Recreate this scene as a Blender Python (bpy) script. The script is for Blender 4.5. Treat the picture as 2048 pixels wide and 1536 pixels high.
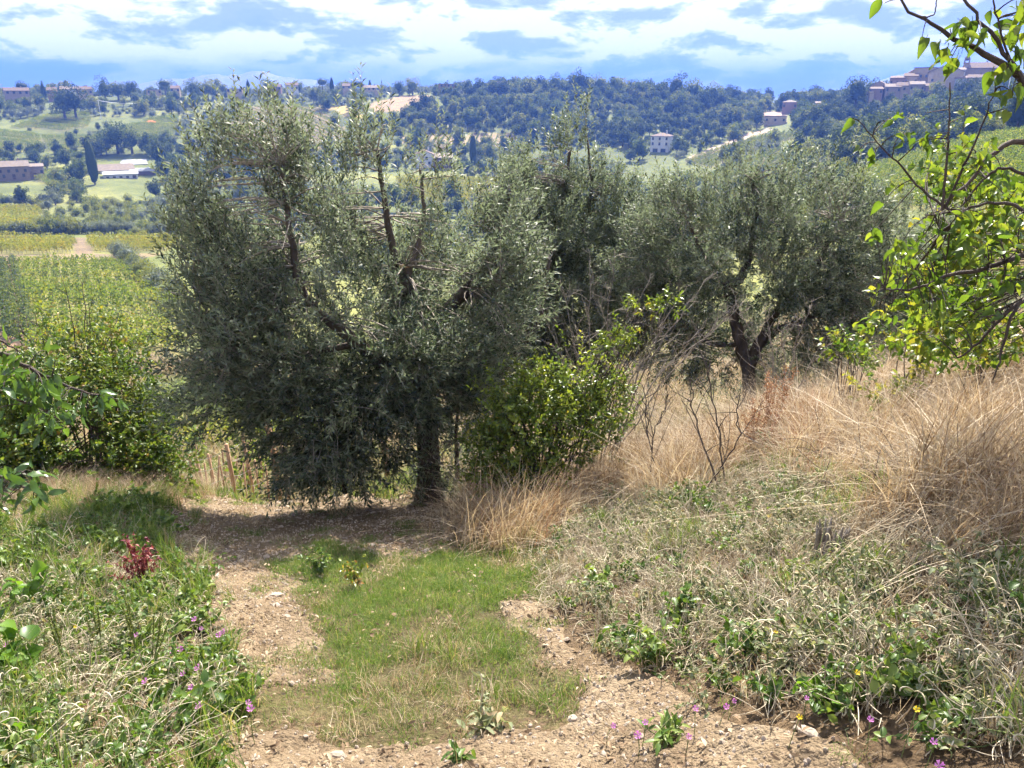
import bpy, math, random
import numpy as np
from mathutils import Vector, Matrix, noise as mnoise

# ------------------------------------------------------------------ clear
for o in list(bpy.data.objects):
    bpy.data.objects.remove(o)
scene = bpy.context.scene
COL = scene.collection
R = math.radians
rng = np.random.default_rng(11)
random.seed(11)

# ------------------------------------------------------------------ camera
FPX = 1547.0                       # focal length in photo pixels (2048 wide)
PITCH = R(20.5)
cam_data = bpy.data.cameras.new('camera')
cam_data.sensor_fit = 'HORIZONTAL'
cam_data.angle = 2 * math.atan(1024 / FPX)
cam_data.clip_start = 0.05
cam_data.clip_end = 20000
cam = bpy.data.objects.new('camera', cam_data)
COL.objects.link(cam)
cam.location = (0, 0, 0)
cam.rotation_euler = (R(90) - PITCH, 0, 0)
scene.camera = cam

# ------------------------------------------------------------------ sky, clouds, sun, exposure
SUN_EL, SUN_AZ = R(46), R(12)      # in front of the camera, to the right
world = bpy.data.worlds.new('World')
scene.world = world
world.use_nodes = True
wt = world.node_tree
wt.nodes.clear()


def nd(t, typ, **kw):
    n = t.nodes.new(typ)
    for k, v in kw.items():
        if k in ('inp',):
            for kk, vv in v.items():
                n.inputs[kk].default_value = vv
        else:
            setattr(n, k, v)
    return n


def mathn(t, op, a, b=None, c=None, clamp=False):
    n = t.nodes.new('ShaderNodeMath')
    n.operation = op
    n.use_clamp = clamp
    for i, v in enumerate((a, b, c)):
        if v is None:
            continue
        if isinstance(v, (int, float)):
            n.inputs[i].default_value = v
        else:
            t.links.new(v, n.inputs[i])
    return n.outputs[0]


def ramp(t, fac, stops, interp='LINEAR'):
    n = t.nodes.new('ShaderNodeValToRGB')
    n.color_ramp.interpolation = interp
    els = n.color_ramp.elements
    while len(els) < len(stops):
        els.new(0.5)
    for e, (p, c) in zip(els, stops):
        e.position = p
        e.color = (*c, 1) if len(c) == 3 else c
    if fac is not None:
        t.links.new(fac, n.inputs['Fac'])
    return n.outputs['Color']


def mixc(t, fac, a, b, blend='MIX'):
    n = t.nodes.new('ShaderNodeMix')
    n.data_type = 'RGBA'
    n.blend_type = blend
    for sock, v in ((n.inputs['Factor'], fac), (n.inputs['A'], a), (n.inputs['B'], b)):
        pass
    ins = [n.inputs[0], n.inputs[6], n.inputs[7]]
    for s, v in zip(ins, (fac, a, b)):
        if isinstance(v, (int, float)):
            s.default_value = v
        elif isinstance(v, tuple):
            s.default_value = (*v, 1) if len(v) == 3 else v
        else:
            t.links.new(v, s)
    return n.outputs[2]


def build_world():
    t = wt
    L = t.links.new
    out = nd(t, 'ShaderNodeOutputWorld')
    sky = nd(t, 'ShaderNodeTexSky', sky_type='NISHITA')
    sky.sun_disc = False
    sky.sun_elevation = SUN_EL
    sky.sun_rotation = SUN_AZ
    sky.altitude = 200
    sky.air_density = 1.0
    sky.dust_density = 0.3
    sky.ozone_density = 2.5
    bg = nd(t, 'ShaderNodeBackground', inp={'Strength': SKY_STRENGTH})
    tint = mixc(t, 1.0, sky.outputs[0], (0.25, 0.33, 0.86), 'MULTIPLY')
    L(tint, bg.inputs['Color'])
    tc = nd(t, 'ShaderNodeTexCoord')
    sep = nd(t, 'ShaderNodeSeparateXYZ')
    L(tc.outputs['Generated'], sep.inputs[0])
    z = mathn(t, 'MAXIMUM', sep.outputs['Z'], 0.0)

    def fbm(zoff, scale, detail, zs, seed, rough=0.55):
        m = nd(t, 'ShaderNodeCombineXYZ')
        L(sep.outputs['X'], m.inputs[0]); L(sep.outputs['Y'], m.inputs[1])
        L(mathn(t, 'MULTIPLY_ADD', z, zs, seed + zoff), m.inputs[2])
        n = nd(t, 'ShaderNodeTexNoise', inp={'Scale': scale, 'Detail': detail, 'Roughness': rough, 'Distortion': 0.25})
        L(m.outputs[0], n.inputs['Vector'])
        return n.outputs['Fac']
    # cumulus field: detail noise on top of a broad one, thinning towards the hazy horizon
    n1 = fbm(0.0, 8.0, 10, 3.0, 5.63, 0.60)
    n1b = fbm(0.05, 8.0, 8, 3.0, 5.63, 0.60)
    broad = fbm(0.0, 2.2, 2, 2.0, 7.1)
    cov = mathn(t, 'ADD', mathn(t, 'MULTIPLY', n1, 0.75), mathn(t, 'MULTIPLY', broad, 0.35))
    low = nd(t, 'ShaderNodeMapRange', interpolation_type='SMOOTHSTEP', inp={1: 0.015, 2: 0.060, 3: -0.19, 4: 0.20})
    L(z, low.inputs[0])
    cov2 = mathn(t, 'ADD', cov, low.outputs[0])
    mk = nd(t, 'ShaderNodeMapRange', interpolation_type='SMOOTHSTEP', inp={1: 0.545, 2: 0.635})
    L(cov2, mk.inputs[0])
    veil = nd(t, 'ShaderNodeMapRange', inp={1: 0.36, 2: 0.58, 3: 0.0, 4: 0.86})
    L(cov2, veil.inputs[0])
    lit = mathn(t, 'MULTIPLY_ADD', mathn(t, 'SUBTRACT', n1, n1b), 7.0, 0.66, clamp=True)
    ccol = ramp(t, lit, [(0.0, (0.40, 0.50, 0.84)), (0.45, (0.64, 0.73, 0.98)), (0.70, (1.0, 1.0, 1.0))])
    cbg = nd(t, 'ShaderNodeBackground', inp={'Strength': CLOUD_STRENGTH})
    L(ccol, cbg.inputs['Color'])
    fac = mathn(t, 'MAXIMUM', mk.outputs[0], veil.outputs[0], clamp=True)
    fac = mathn(t, 'MULTIPLY', fac, 0.94)
    mx = nd(t, 'ShaderNodeMixShader')
    L(fac, mx.inputs[0]); L(bg.outputs[0], mx.inputs[1]); L(cbg.outputs[0], mx.inputs[2])
    L(mx.outputs[0], out.inputs['Surface'])


SKY_STRENGTH = 0.05
CLOUD_STRENGTH = 0.44
build_world()

sun_data = bpy.data.lights.new('sun', 'SUN')
sun_data.energy = 5.0
sun_data.angle = R(0.53)
sun_data.color = (1.0, 0.94, 0.84)
sun = bpy.data.objects.new('sun', sun_data)
COL.objects.link(sun)
SUNV = Vector((math.sin(SUN_AZ) * math.cos(SUN_EL), math.cos(SUN_AZ) * math.cos(SUN_EL), math.sin(SUN_EL)))
sun.rotation_euler = SUNV.to_track_quat('Z', 'Y').to_euler()
sun.location = (20, 40, 60)

vs = scene.view_settings
vs.view_transform = 'Standard'
vs.look = 'None'
vs.exposure = 1.8
vs.gamma = 1.0
vs.use_curve_mapping = False
scene.render.engine = 'CYCLES'
cy = scene.cycles
cy.max_bounces = 4
cy.diffuse_bounces = 2
cy.glossy_bounces = 1
cy.transmission_bounces = 3
cy.transparent_max_bounces = 6
cy.volume_bounces = 0
cy.use_light_tree = False
cy.use_denoising = True
cy.use_adaptive_sampling = True
cy.adaptive_threshold = 0.03
cy.adaptive_min_samples = 16
try:
    cy.denoiser = 'OPENIMAGEDENOISE'
except Exception:
    pass
world.cycles.sampling_method = 'MANUAL'
world.cycles.sample_map_resolution = 512
cy.caustics_reflective = False
cy.caustics_refractive = False

# ------------------------------------------------------------------ maths helpers
CP, SP = math.cos(PITCH), math.sin(PITCH)


def ray(px, py):
    px = np.asarray(px, float); py = np.asarray(py, float)
    u = (px - 1024) / FPX
    v = (768 - py) / FPX
    return np.stack([u + 0 * v, CP + v * SP + 0 * u, -SP + v * CP + 0 * u], -1)


def proj(P):
    P = np.asarray(P, float)
    dep = P[..., 1] * CP - P[..., 2] * SP
    v = (P[..., 1] * SP + P[..., 2] * CP) / np.maximum(dep, 1e-6)
    u = P[..., 0] / np.maximum(dep, 1e-6)
    return np.stack([1024 + u * FPX, 768 - v * FPX], -1), dep


def inpoly(pts, poly):
    x, y = pts[..., 0], pts[..., 1]
    ins = np.zeros(x.shape, bool)
    n = len(poly)
    for i in range(n):
        x0, y0 = poly[i]; x1, y1 = poly[(i + 1) % n]
        c = ((y0 > y) != (y1 > y)) & (x < (x1 - x0) * (y - y0) / (y1 - y0 + 1e-12) + x0)
        ins ^= c
    return ins


def _hash2(i, j, s):
    h = (i.astype(np.int64) * 374761393 + j.astype(np.int64) * 668265263 + s * 1442695041) & 0x7fffffff
    h = ((h ^ (h >> 13)) * 1274126177) & 0x7fffffff
    h = h ^ (h >> 16)
    return (h & 0xffff) / 65535.0


def vnoise(x, y, s=0):
    xi = np.floor(x); yi = np.floor(y)
    fx = x - xi; fy = y - yi
    fx = fx * fx * (3 - 2 * fx); fy = fy * fy * (3 - 2 * fy)
    a = _hash2(xi, yi, s); b = _hash2(xi + 1, yi, s); c = _hash2(xi, yi + 1, s); d = _hash2(xi + 1, yi + 1, s)
    return (a + (b - a) * fx) * (1 - fy) + (c + (d - c) * fx) * fy - 0.5


def fbm(x, y, s=0, oct=4):
    r = 0; a = 1.0
    for k in range(oct):
        r = r + a * vnoise(x * 2 ** k + 17.3 * k, y * 2 ** k - 9.1 * k, s + k)
        a *= 0.5
    return r


def unit(v):
    return v / np.maximum(np.linalg.norm(v, axis=-1, keepdims=True), 1e-9)


# ------------------------------------------------------------------ mesh helpers
class Geo:
    """collects vertices and faces; build() links ONE mesh object"""

    def __init__(self):
        self.V = []; self.F = []; self.T = []; self.M = []; self.n = 0

    def add(self, V, faces, tint=0.5, mat=0):
        V = np.asarray(V, float).reshape(-1, 3)
        faces = np.asarray(faces, np.int64)
        self.V.append(V)
        self.F.append((faces + self.n, mat))
        self.T.append(np.broadcast_to(np.asarray(tint, float), (len(V),)))
        self.n += len(V)

    def mesh(self, name, mats, smooth=True):
        me = bpy.data.meshes.new(name)
        V = np.concatenate(self.V) if self.V else np.zeros((0, 3))
        T = np.concatenate(self.T) if self.T else np.zeros(0)
        me.vertices.add(len(V))
        me.vertices.foreach_set('co', V.astype(np.float32).ravel())
        loops = []; starts = []; mi = []; pos = 0
        for f, m in self.F:
            if len(f) == 0:
                continue
            k = f.shape[1]
            loops.append(f.ravel())
            starts.append(pos + np.arange(len(f)) * k)
            mi.append(np.full(len(f), m))
            pos += f.size
        loops = np.concatenate(loops); starts = np.concatenate(starts); mi = np.concatenate(mi)
        me.loops.add(len(loops))
        me.loops.foreach_set('vertex_index', loops.astype(np.int32))
        me.polygons.add(len(starts))
        me.polygons.foreach_set('loop_start', starts.astype(np.int32))
        me.polygons.foreach_set('material_index', mi.astype(np.int32))
        me.polygons.foreach_set('use_smooth', np.full(len(starts), smooth))
        a = me.attributes.new('tint', 'FLOAT', 'POINT')
        a.data.foreach_set('value', T.astype(np.float32))
        me.update(calc_edges=True)
        for m in (mats if isinstance(mats, (list, tuple)) else [mats]):
            me.materials.append(m)
        return me

    def build(self, name, mats, parent=None, smooth=True, loc=None):
        me = self.mesh(name, mats, smooth)
        o = link(name, me, parent, loc)
        if parent is not None and name in ('crown', 'twigs', 'foliage', 'stems', 'leaves', 'blades', 'seed_heads', 'flower_spike', 'stalk_leaves'):
            o['kind'] = 'stuff'        # leaves and twigs too small to pick apart one by one
        return o

    def box(self, c, s, tint=0.5, mat=0, rz=0.0):
        c = np.asarray(c, float); s = np.asarray(s, float) / 2
        v = np.array([[x, y, z] for x in (-1, 1) for y in (-1, 1) for z in (-1, 1)], float) * s
        if rz:
            ca, sa = math.cos(rz), math.sin(rz)
            v = np.stack([v[:, 0] * ca - v[:, 1] * sa, v[:, 0] * sa + v[:, 1] * ca, v[:, 2]], -1)
        f = [[0, 1, 3, 2], [4, 6, 7, 5], [0, 4, 5, 1], [2, 3, 7, 6], [0, 2, 6, 4], [1, 5, 7, 3]]
        self.add(v + c, f, tint, mat)

    def tube(self, pts, radii, sides=6, tint=0.5, mat=0, cap=True, wob=0.0):
        pts = np.asarray(pts, float); n = len(pts)
        radii = np.broadcast_to(np.asarray(radii, float), (n,))
        tan = unit(np.gradient(pts, axis=0))
        up = np.array([0.0, 0.0, 1.0])
        if abs(tan[0] @ up) > 0.9:
            up = np.array([1.0, 0, 0])
        rings = []
        s = unit(np.cross(tan[0], up))
        for i in range(n):
            s = unit(s - tan[i] * (s @ tan[i]))
            b = np.cross(tan[i], s)
            an = np.arange(sides) * 2 * math.pi / sides
            rr = radii[i]
            if wob:
                rr = rr * (1 + wob * np.array([mnoise.noise(Vector((math.cos(q) * 1.5, math.sin(q) * 1.5, i * 0.35 + pts[0][0] * 7))) for q in an]))[:, None]
            rings.append(pts[i] + rr * (np.cos(an)[:, None] * s + np.sin(an)[:, None] * b))
        V = np.concatenate(rings)
        i = np.arange(n - 1)[:, None] * sides; j = np.arange(sides)[None]
        j2 = (j + 1) % sides
        f = np.stack([i + j, i + j2, i + sides + j2, i + sides + j], -1).reshape(-1, 4)
        self.add(V, f, tint, mat)
        if cap and sides > 2:
            base = self.n - len(V)
            self.F.append((np.array([np.arange(sides) + (n - 1) * sides + base]), mat))

    def leaves(self, P, D, N, L, W, tint=0.5, mat=0, kind='fold', fold=0.25, bend=0.15):
        P = np.asarray(P, float); n = len(P)
        if n == 0:
            return
        D = unit(np.asarray(D, float)); S = unit(np.cross(D, N)); N = np.cross(S, D)
        L = np.broadcast_to(np.asarray(L, float), (n,))[:, None]
        W = np.broadcast_to(np.asarray(W, float), (n,))[:, None]
        tint = np.broadcast_to(np.asarray(tint, float), (n,))
        if kind == 'rhomb':
            v = np.stack([P, P + D * L * .45 + S * W * .5 + N * W * fold * .4, P + D * L - N * L * bend, P + D * L * .45 - S * W * .5 + N * W * fold * .4], 1)
            f = np.array([[0, 1, 2, 3]])
        elif kind == 'fold':
            v = np.stack([P, P + D * L * .5, P + D * L - N * L * bend,
                          P + D * L * .28 + S * W * .46 + N * W * fold, P + D * L * .66 + S * W * .40 + N * (W * fold - L * bend * .4),
                          P + D * L * .28 - S * W * .46 + N * W * fold, P + D * L * .66 - S * W * .40 + N * (W * fold - L * bend * .4)], 1)
            f = np.array([[0, 3, 1], [3, 4, 1], [4, 2, 1], [0, 1, 5], [5, 1, 6], [6, 1, 2]])
        k = v.shape[1]
        F = (f[None] + (np.arange(n) * k)[:, None, None]).reshape(-1, f.shape[1])
        self.add(v.reshape(-1, 3), F, np.repeat(tint, k), mat)

    def blades(self, P, lean, L, W, segs=2, tint=0.5, mat=0, droop=0.6, up=None, seed=None):
        """grass blades: rise along +Z and bend towards lean (N,3)"""
        P = np.asarray(P, float); n = len(P)
        if n == 0:
            return
        L = np.broadcast_to(np.asarray(L, float), (n,))[:, None]
        W = np.broadcast_to(np.asarray(W, float), (n,))[:, None]
        tint = np.broadcast_to(np.asarray(tint, float), (n,))
        lean = np.asarray(lean, float)
        an = rng.uniform(0, 2 * math.pi, n)
        S = np.stack([np.cos(an), np.sin(an), 0 * an], -1)
        upv = np.array([0, 0, 1.0]) if up is None else up
        vs_ = []
        for k in range(segs + 1):
            t = k / segs
            c = P + L * (upv * (t - droop * 0.5 * t * t * np.linalg.norm(lean, axis=1, keepdims=True)) + lean * (0.25 * t + 0.75 * t * t))
            w = W * (1 - 0.92 * t ** 1.5) * 0.5
            vs_ += [c - S * w, c + S * w] if k < segs else [c]
        v = np.stack(vs_, 1); kk = v.shape[1]
        q = np.array([[2 * a, 2 * a + 1, 2 * a + 3, 2 * a + 2] for a in range(segs - 1)]).reshape(-1, 4)
        tr = np.array([[2 * segs - 2, 2 * segs - 1, 2 * segs]])
        off = (np.arange(n) * kk)[:, None, None]
        b = self.n
        self.add(v.reshape(-1, 3), (tr[None] + off).reshape(-1, 3), np.repeat(tint, kk), mat)
        if len(q):
            self.F.append(((q[None] + off).reshape(-1, 4) + b, mat))

    def twigs(self, A, B, C, r0, r1, tint=0.5, mat=0, segs=3):
        """many thin three-sided tubes along quadratic curves A-B-C"""
        A, B, C = (np.asarray(q, float) for q in (A, B, C)); n = len(A)
        if n == 0:
            return
        r0 = np.broadcast_to(np.asarray(r0, float), (n,)); r1 = np.broadcast_to(np.asarray(r1, float), (n,))
        D = unit(C - A); S = unit(np.cross(D, np.array([0.31, 0.17, 0.93]))); T = np.cross(D, S)
        vs_ = []
        for k in range(segs + 1):
            t = k / segs
            c = A * (1 - t) ** 2 + 2 * B * t * (1 - t) + C * t * t
            r = (r0 * (1 - t) + r1 * t)[:, None]
            for a in range(3):
                q = a * 2 * math.pi / 3
                vs_.append(c + r * (math.cos(q) * S + math.sin(q) * T))
        v = np.stack(vs_, 1); kk = v.shape[1]
        f = np.array([[3 * k + a, 3 * k + (a + 1) % 3, 3 * k + 3 + (a + 1) % 3, 3 * k + 3 + a] for k in range(segs) for a in range(3)])
        F = (f[None] + (np.arange(n) * kk)[:, None, None]).reshape(-1, 4)
        self.add(v.reshape(-1, 3), F, np.repeat(np.broadcast_to(np.asarray(tint, float), (n,)), kk), mat)


def link(name, me, parent=None, loc=None):
    o = bpy.data.objects.new(name, me)
    COL.objects.link(o)
    if parent is not None:
        o.parent = parent
    if loc is not None:
        o.location = loc
    return o


def tag(o, label, cat=None, group=None, kind=None):
    o['label'] = label
    if cat:
        o['category'] = cat
    if group:
        o['group'] = group
    if kind:
        o['kind'] = kind
    return o


def empty(name, loc=(0, 0, 0), rz=0.0):
    o = bpy.data.objects.new(name, None)
    o.empty_display_size = 0.2
    COL.objects.link(o)
    o.location = loc
    o.rotation_euler = (0, 0, rz)
    return o


def gn_scatter(name, pts, rots, scl, idx, templates, parent=None):
    """stuff nobody could count: template meshes instanced on a cloud of points"""
    pts = np.asarray(pts, float); n = len(pts)
    me = bpy.data.meshes.new(name)
    me.vertices.add(n)
    me.vertices.foreach_set('co', pts.astype(np.float32).ravel())
    scl = np.asarray(scl, float)
    if scl.ndim == 1:
        scl = np.repeat(scl[:, None], 3, 1)
    for nm, dat in (('rot', rots), ('scl', scl)):
        a = me.attributes.new(nm, 'FLOAT_VECTOR', 'POINT')
        a.data.foreach_set('vector', np.asarray(dat, np.float32).ravel())
    a = me.attributes.new('idx', 'INT', 'POINT')
    a.data.foreach_set('value', np.asarray(idx, np.int32))
    me.update()
    o = link(name, me, parent)
    c = bpy.data.collections.new(name + '_templates')
    for k, t in enumerate(templates):
        c.objects.link(t) if t.name not in c.objects else None
    g = bpy.data.node_groups.new(name + '_nodes', 'GeometryNodeTree')
    g.interface.new_socket('Geometry', in_out='INPUT', socket_type='NodeSocketGeometry')
    g.interface.new_socket('Geometry', in_out='OUTPUT', socket_type='NodeSocketGeometry')
    gi = g.nodes.new('NodeGroupInput'); go = g.nodes.new('NodeGroupOutput')
    ci = g.nodes.new('GeometryNodeCollectionInfo')
    ci.inputs['Collection'].default_value = c
    ci.inputs['Separate Children'].default_value = True
    ci.inputs['Reset Children'].default_value = True
    iop = g.nodes.new('GeometryNodeInstanceOnPoints')
    iop.inputs['Pick Instance'].default_value = True

    def na(nm, ty):
        q = g.nodes.new('GeometryNodeInputNamedAttribute')
        q.data_type = ty
        q.inputs['Name'].default_value = nm
        return [s for s in q.outputs if s.enabled and s.name == 'Attribute'][0]
    L = g.links.new
    L(gi.outputs[0], iop.inputs['Points'])
    L(ci.outputs[0], iop.inputs['Instance'])
    L(na('idx', 'INT'), iop.inputs['Instance Index'])
    e2r = g.nodes.new('FunctionNodeEulerToRotation')
    L(na('rot', 'FLOAT_VECTOR'), e2r.inputs[0])
    L(e2r.outputs[0], iop.inputs['Rotation'])
    L(na('scl', 'FLOAT_VECTOR'), iop.inputs['Scale'])
    L(iop.outputs[0], go.inputs[0])
    m = o.modifiers.new('scatter', 'NODES')
    m.node_group = g
    return o


def template(name, geo, mats, smooth=True):
    """an object that only feeds gn_scatter and is never itself in the scene"""
    return bpy.data.objects.new(name, geo.mesh(name, mats, smooth))


# ------------------------------------------------------------------ materials
def new_mat(name):
    m = bpy.data.materials.new(name)
    m.use_nodes = True
    m.node_tree.nodes.clear()
    return m, m.node_tree


def foliage_mat(name, stops, trans=0.4, rough=0.5, spec=0.35, back=None, tcol=(1.25, 1.2, 0.55), vary=0.25, noise_scale=None):
    """leaf: tinted by the per-leaf attribute and per-plant random, light passes through"""
    m, t = new_mat(name)
    L = t.links.new
    out = nd(t, 'ShaderNodeOutputMaterial')
    at = nd(t, 'ShaderNodeAttribute', attribute_name='tint')
    oi = nd(t, 'ShaderNodeObjectInfo')
    f = mathn(t, 'ADD', at.outputs['Fac'], mathn(t, 'MULTIPLY_ADD', oi.outputs['Random'], vary, -vary / 2), clamp=True)
    col = ramp(t, f, stops)
    if noise_scale:
        tcn = nd(t, 'ShaderNodeTexCoord')
        nz = nd(t, 'ShaderNodeTexNoise', inp={'Scale': noise_scale, 'Detail': 5, 'Roughness': 0.7})
        L(tcn.outputs['Object'], nz.inputs['Vector'])
        bl = ramp(t, nz.outputs['Fac'], [(0.28, (0.55, 0.42, 0.35)), (0.40, (0.9, 0.92, 0.9)), (0.6, (1.05, 1.03, 1.0)), (0.75, (1.35, 1.2, 1.0))])
        col = mixc(t, 1.0, col, bl, 'MULTIPLY')
    if back:
        ge = nd(t, 'ShaderNodeNewGeometry')
        col = mixc(t, ge.outputs['Backfacing'], col, back)
    pr = nd(t, 'ShaderNodeBsdfPrincipled', inp={'Roughness': rough, 'Specular IOR Level': spec})
    L(col, pr.inputs['Base Color'])
    tr = nd(t, 'ShaderNodeBsdfTranslucent')
    L(mixc(t, 1.0, col, tcol, 'MULTIPLY'), tr.inputs['Color'])
    mx = nd(t, 'ShaderNodeMixShader', inp={0: trans})
    L(pr.outputs[0], mx.inputs[1]); L(tr.outputs[0], mx.inputs[2])
    L(mx.outputs[0], out.inputs['Surface'])
    return m


def plain_mat(name, a, b, scale=8.0, rough=0.85, spec=0.2, bump=0.0, bump_scale=None, detail=6, stretch=None, metallic=0.0):
    m, t = new_mat(name)
    L = t.links.new
    out = nd(t, 'ShaderNodeOutputMaterial')
    tc = nd(t, 'ShaderNodeTexCoord')
    vec = tc.outputs['Object']
    if stretch:
        mp = nd(t, 'ShaderNodeMapping')
        mp.inputs['Scale'].default_value = stretch
        L(vec, mp.inputs[0]); vec = mp.outputs[0]
    n = nd(t, 'ShaderNodeTexNoise', inp={'Scale': scale, 'Detail': detail, 'Roughness': 0.65})
    L(vec, n.inputs['Vector'])
    oi = nd(t, 'ShaderNodeObjectInfo')
    f = mathn(t, 'MULTIPLY_ADD', oi.outputs['Random'], 0.22, mathn(t, 'SUBTRACT', n.outputs['Fac'], 0.11))
    col = ramp(t, f, [(0.3, a), (0.7, b)])
    pr = nd(t, 'ShaderNodeBsdfPrincipled', inp={'Roughness': rough, 'Specular IOR Level': spec, 'Metallic': metallic})
    L(col, pr.inputs['Base Color'])
    if bump:
        n2 = nd(t, 'ShaderNodeTexNoise', inp={'Scale': bump_scale or scale * 2, 'Detail': 8, 'Roughness': 0.7})
        L(vec, n2.inputs['Vector'])
        bp = nd(t, 'ShaderNodeBump', inp={'Strength': bump, 'Distance': 0.02})
        L(n2.outputs['Fac'], bp.inputs['Height']); L(bp.outputs[0], pr.inputs['Normal'])
    L(pr.outputs[0], out.inputs['Surface'])
    return m

# ================================================================== TERRAIN
# heights relative to the eye (0): columns by bearing, each a list of (distance, height)
def zpix(px, py, r):
    d = ray(px, py)
    return r * d[2] / math.hypot(d[0], d[1])


def azpix(px, py):
    d = ray(px, py)
    return math.degrees(math.atan2(d[0], d[1]))


NEAR = {                                   # our own hillside, falling away from the feet
    -48: [(0.2, -1.55), (2, -1.75), (4, -2.5), (6, -3.2), (8, -3.45), (10, -3.95), (12, -4.9), (16, -7.8)],
    -34: [(0.2, -1.6), (2, -1.85), (4, -2.65), (6, -3.1), (8, -3.65), (10, -4.3), (12, -5.3), (16, -8.2)],
    -26: [(0.2, -1.6), (2, -2.05), (4, -2.8), (6, -3.4), (8, -4.02), (10, -4.68), (12, -5.7), (16, -8.6)],
    -16: [(0.2, -1.6), (2, -2.2), (4, -2.9), (6, -3.62), (8, -4.4), (10, -5.2), (12, -6.25), (16, -9.0)],
    -20: [(0.2, -1.6), (2, -2.12), (4, -2.85), (6, -3.6), (8, -4.42), (10, -5.4), (12, -6.6), (16, -9.1)],
    0: [(0.2, -1.6), (2, -2.2), (4, -2.9), (6, -3.66), (8, -4.46), (10, -5.32), (12, -6.4), (16, -9.0)],
    10: [(0.2, -1.6), (2, -2.15), (4, -2.75), (6, -3.4), (8, -4.1), (10, -5.0), (12, -6.2), (16, -8.8)],
    20: [(0.2, -1.6), (2, -1.95), (4, -2.45), (6, -2.95), (8, -3.45), (10, -4.3), (12, -5.4), (16, -7.6)],
    33: [(0.2, -1.55), (2, -1.72), (4, -1.95), (6, -2.15), (8, -2.35), (10, -3.0), (12, -4.0), (16, -6.0)],
    48: [(0.2, -1.5), (2, -1.5), (4, -1.5), (6, -1.5), (8, -1.5), (10, -1.9), (12, -2.8), (16, -4.5)],
}
FARP = {                                   # the valley and the ridge across it
    0: [(25, 905), (45, 850), (70, 750), (95, 692), (130, 604), (190, 520), (250, 470), (300, 440), (360, 402), (440, 345), (500, 285), (560, 240), (620, 208), (680, 190), (760, 196)],
    400: [(25, 905), (45, 850), (70, 752), (95, 692), (130, 604), (190, 520), (250, 470), (300, 440), (360, 400), (440, 342), (500, 282), (560, 235), (620, 203), (680, 184), (760, 190)],
    750: [(25, 905), (45, 850), (70, 760), (100, 680), (140, 590), (200, 510), (280, 440), (360, 380), (430, 332), (500, 270), (560, 222), (620, 192), (690, 179), (760, 183)],
    1000: [(25, 905), (45, 850), (70, 760), (100, 680), (140, 590), (200, 510), (280, 440), (360, 380), (430, 332), (490, 292), (540, 250), (590, 205), (650, 180), (720, 176)],
    1250: [(25, 900), (45, 840), (70, 740), (110, 640), (160, 540), (220, 470), (290, 420), (370, 375), (440, 330), (500, 285), (550, 240), (600, 205), (650, 181), (720, 180)],
    1500: [(25, 880), (45, 800), (70, 690), (110, 590), (160, 510), (220, 440), (290, 385), (370, 345), (430, 318), (500, 290), (560, 260), (620, 235), (700, 216), (800, 206)],
    1700: [(25, 840), (45, 720), (70, 600), (110, 500), (170, 420), (240, 365), (320, 322), (400, 285), (460, 255), (510, 222), (550, 202), (620, 198), (700, 204), (800, 200)],
    1880: [(25, 760), (45, 630), (70, 520), (110, 430), (150, 370), (190, 325), (230, 297), (280, 290), (340, 285), (420, 255), (480, 220), (520, 196), (560, 182), (620, 186), (760, 200)],
    2048: [(25, 680), (45, 560), (70, 460), (110, 380), (150, 320), (190, 275), (225, 256), (270, 262), (340, 270), (420, 240), (480, 210), (520, 192), (560, 180), (620, 186), (760, 196)],
}
LR = np.linspace(math.log(0.2), math.log(4200), 420)
AZS = np.linspace(-60, 60, 241)


def _colz(pairs):
    r = np.log(np.array([p[0] for p in pairs])); z = np.array([p[1] for p in pairs])
    return r, z


def _smooth(a, k, axis):
    ker = np.exp(-0.5 * (np.arange(-3 * k, 3 * k + 1) / k) ** 2); ker /= ker.sum()
    pad = [(0, 0), (0, 0)]; pad[axis] = (3 * k, 3 * k)
    b = np.pad(a, pad, mode='edge')
    return np.apply_along_axis(lambda m: np.convolve(m, ker, 'valid'), axis, b)


def _build_hgrid():
    na = sorted(NEAR); tabN = []
    for a in na:
        r, z = _colz(NEAR[a]); tabN.append(np.interp(LR, r, z))
    tabN = np.array(tabN)
    nx = sorted(FARP); fa = [azpix(x, 320) for x in nx]; tabF = []
    for x in nx:
        pr = [(r, zpix(x, py, r)) for r, py in FARP[x]]
        pr += [(1000, -24), (1500, -26), (2400, -14), (4200, -9)]
        r, z = _colz(pr); tabF.append(np.interp(LR, r, z))
    tabF = np.array(tabF)
    N = np.stack([np.interp(AZS, na, tabN[:, j]) for j in range(len(LR))], 1)
    Fz = np.stack([np.interp(AZS, fa, tabF[:, j]) for j in range(len(LR))], 1)
    # between 16 m and 25 m run straight from the near slope to the far one
    w = np.clip((LR - math.log(15.5)) / (math.log(26) - math.log(15.5)), 0, 1)
    i16 = np.argmin(abs(LR - math.log(16)))
    G = N * (1 - w) + Fz * w
    G = _smooth(G, 3, 1)
    return _smooth(G, 6, 0)


HG = _build_hgrid()


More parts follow.
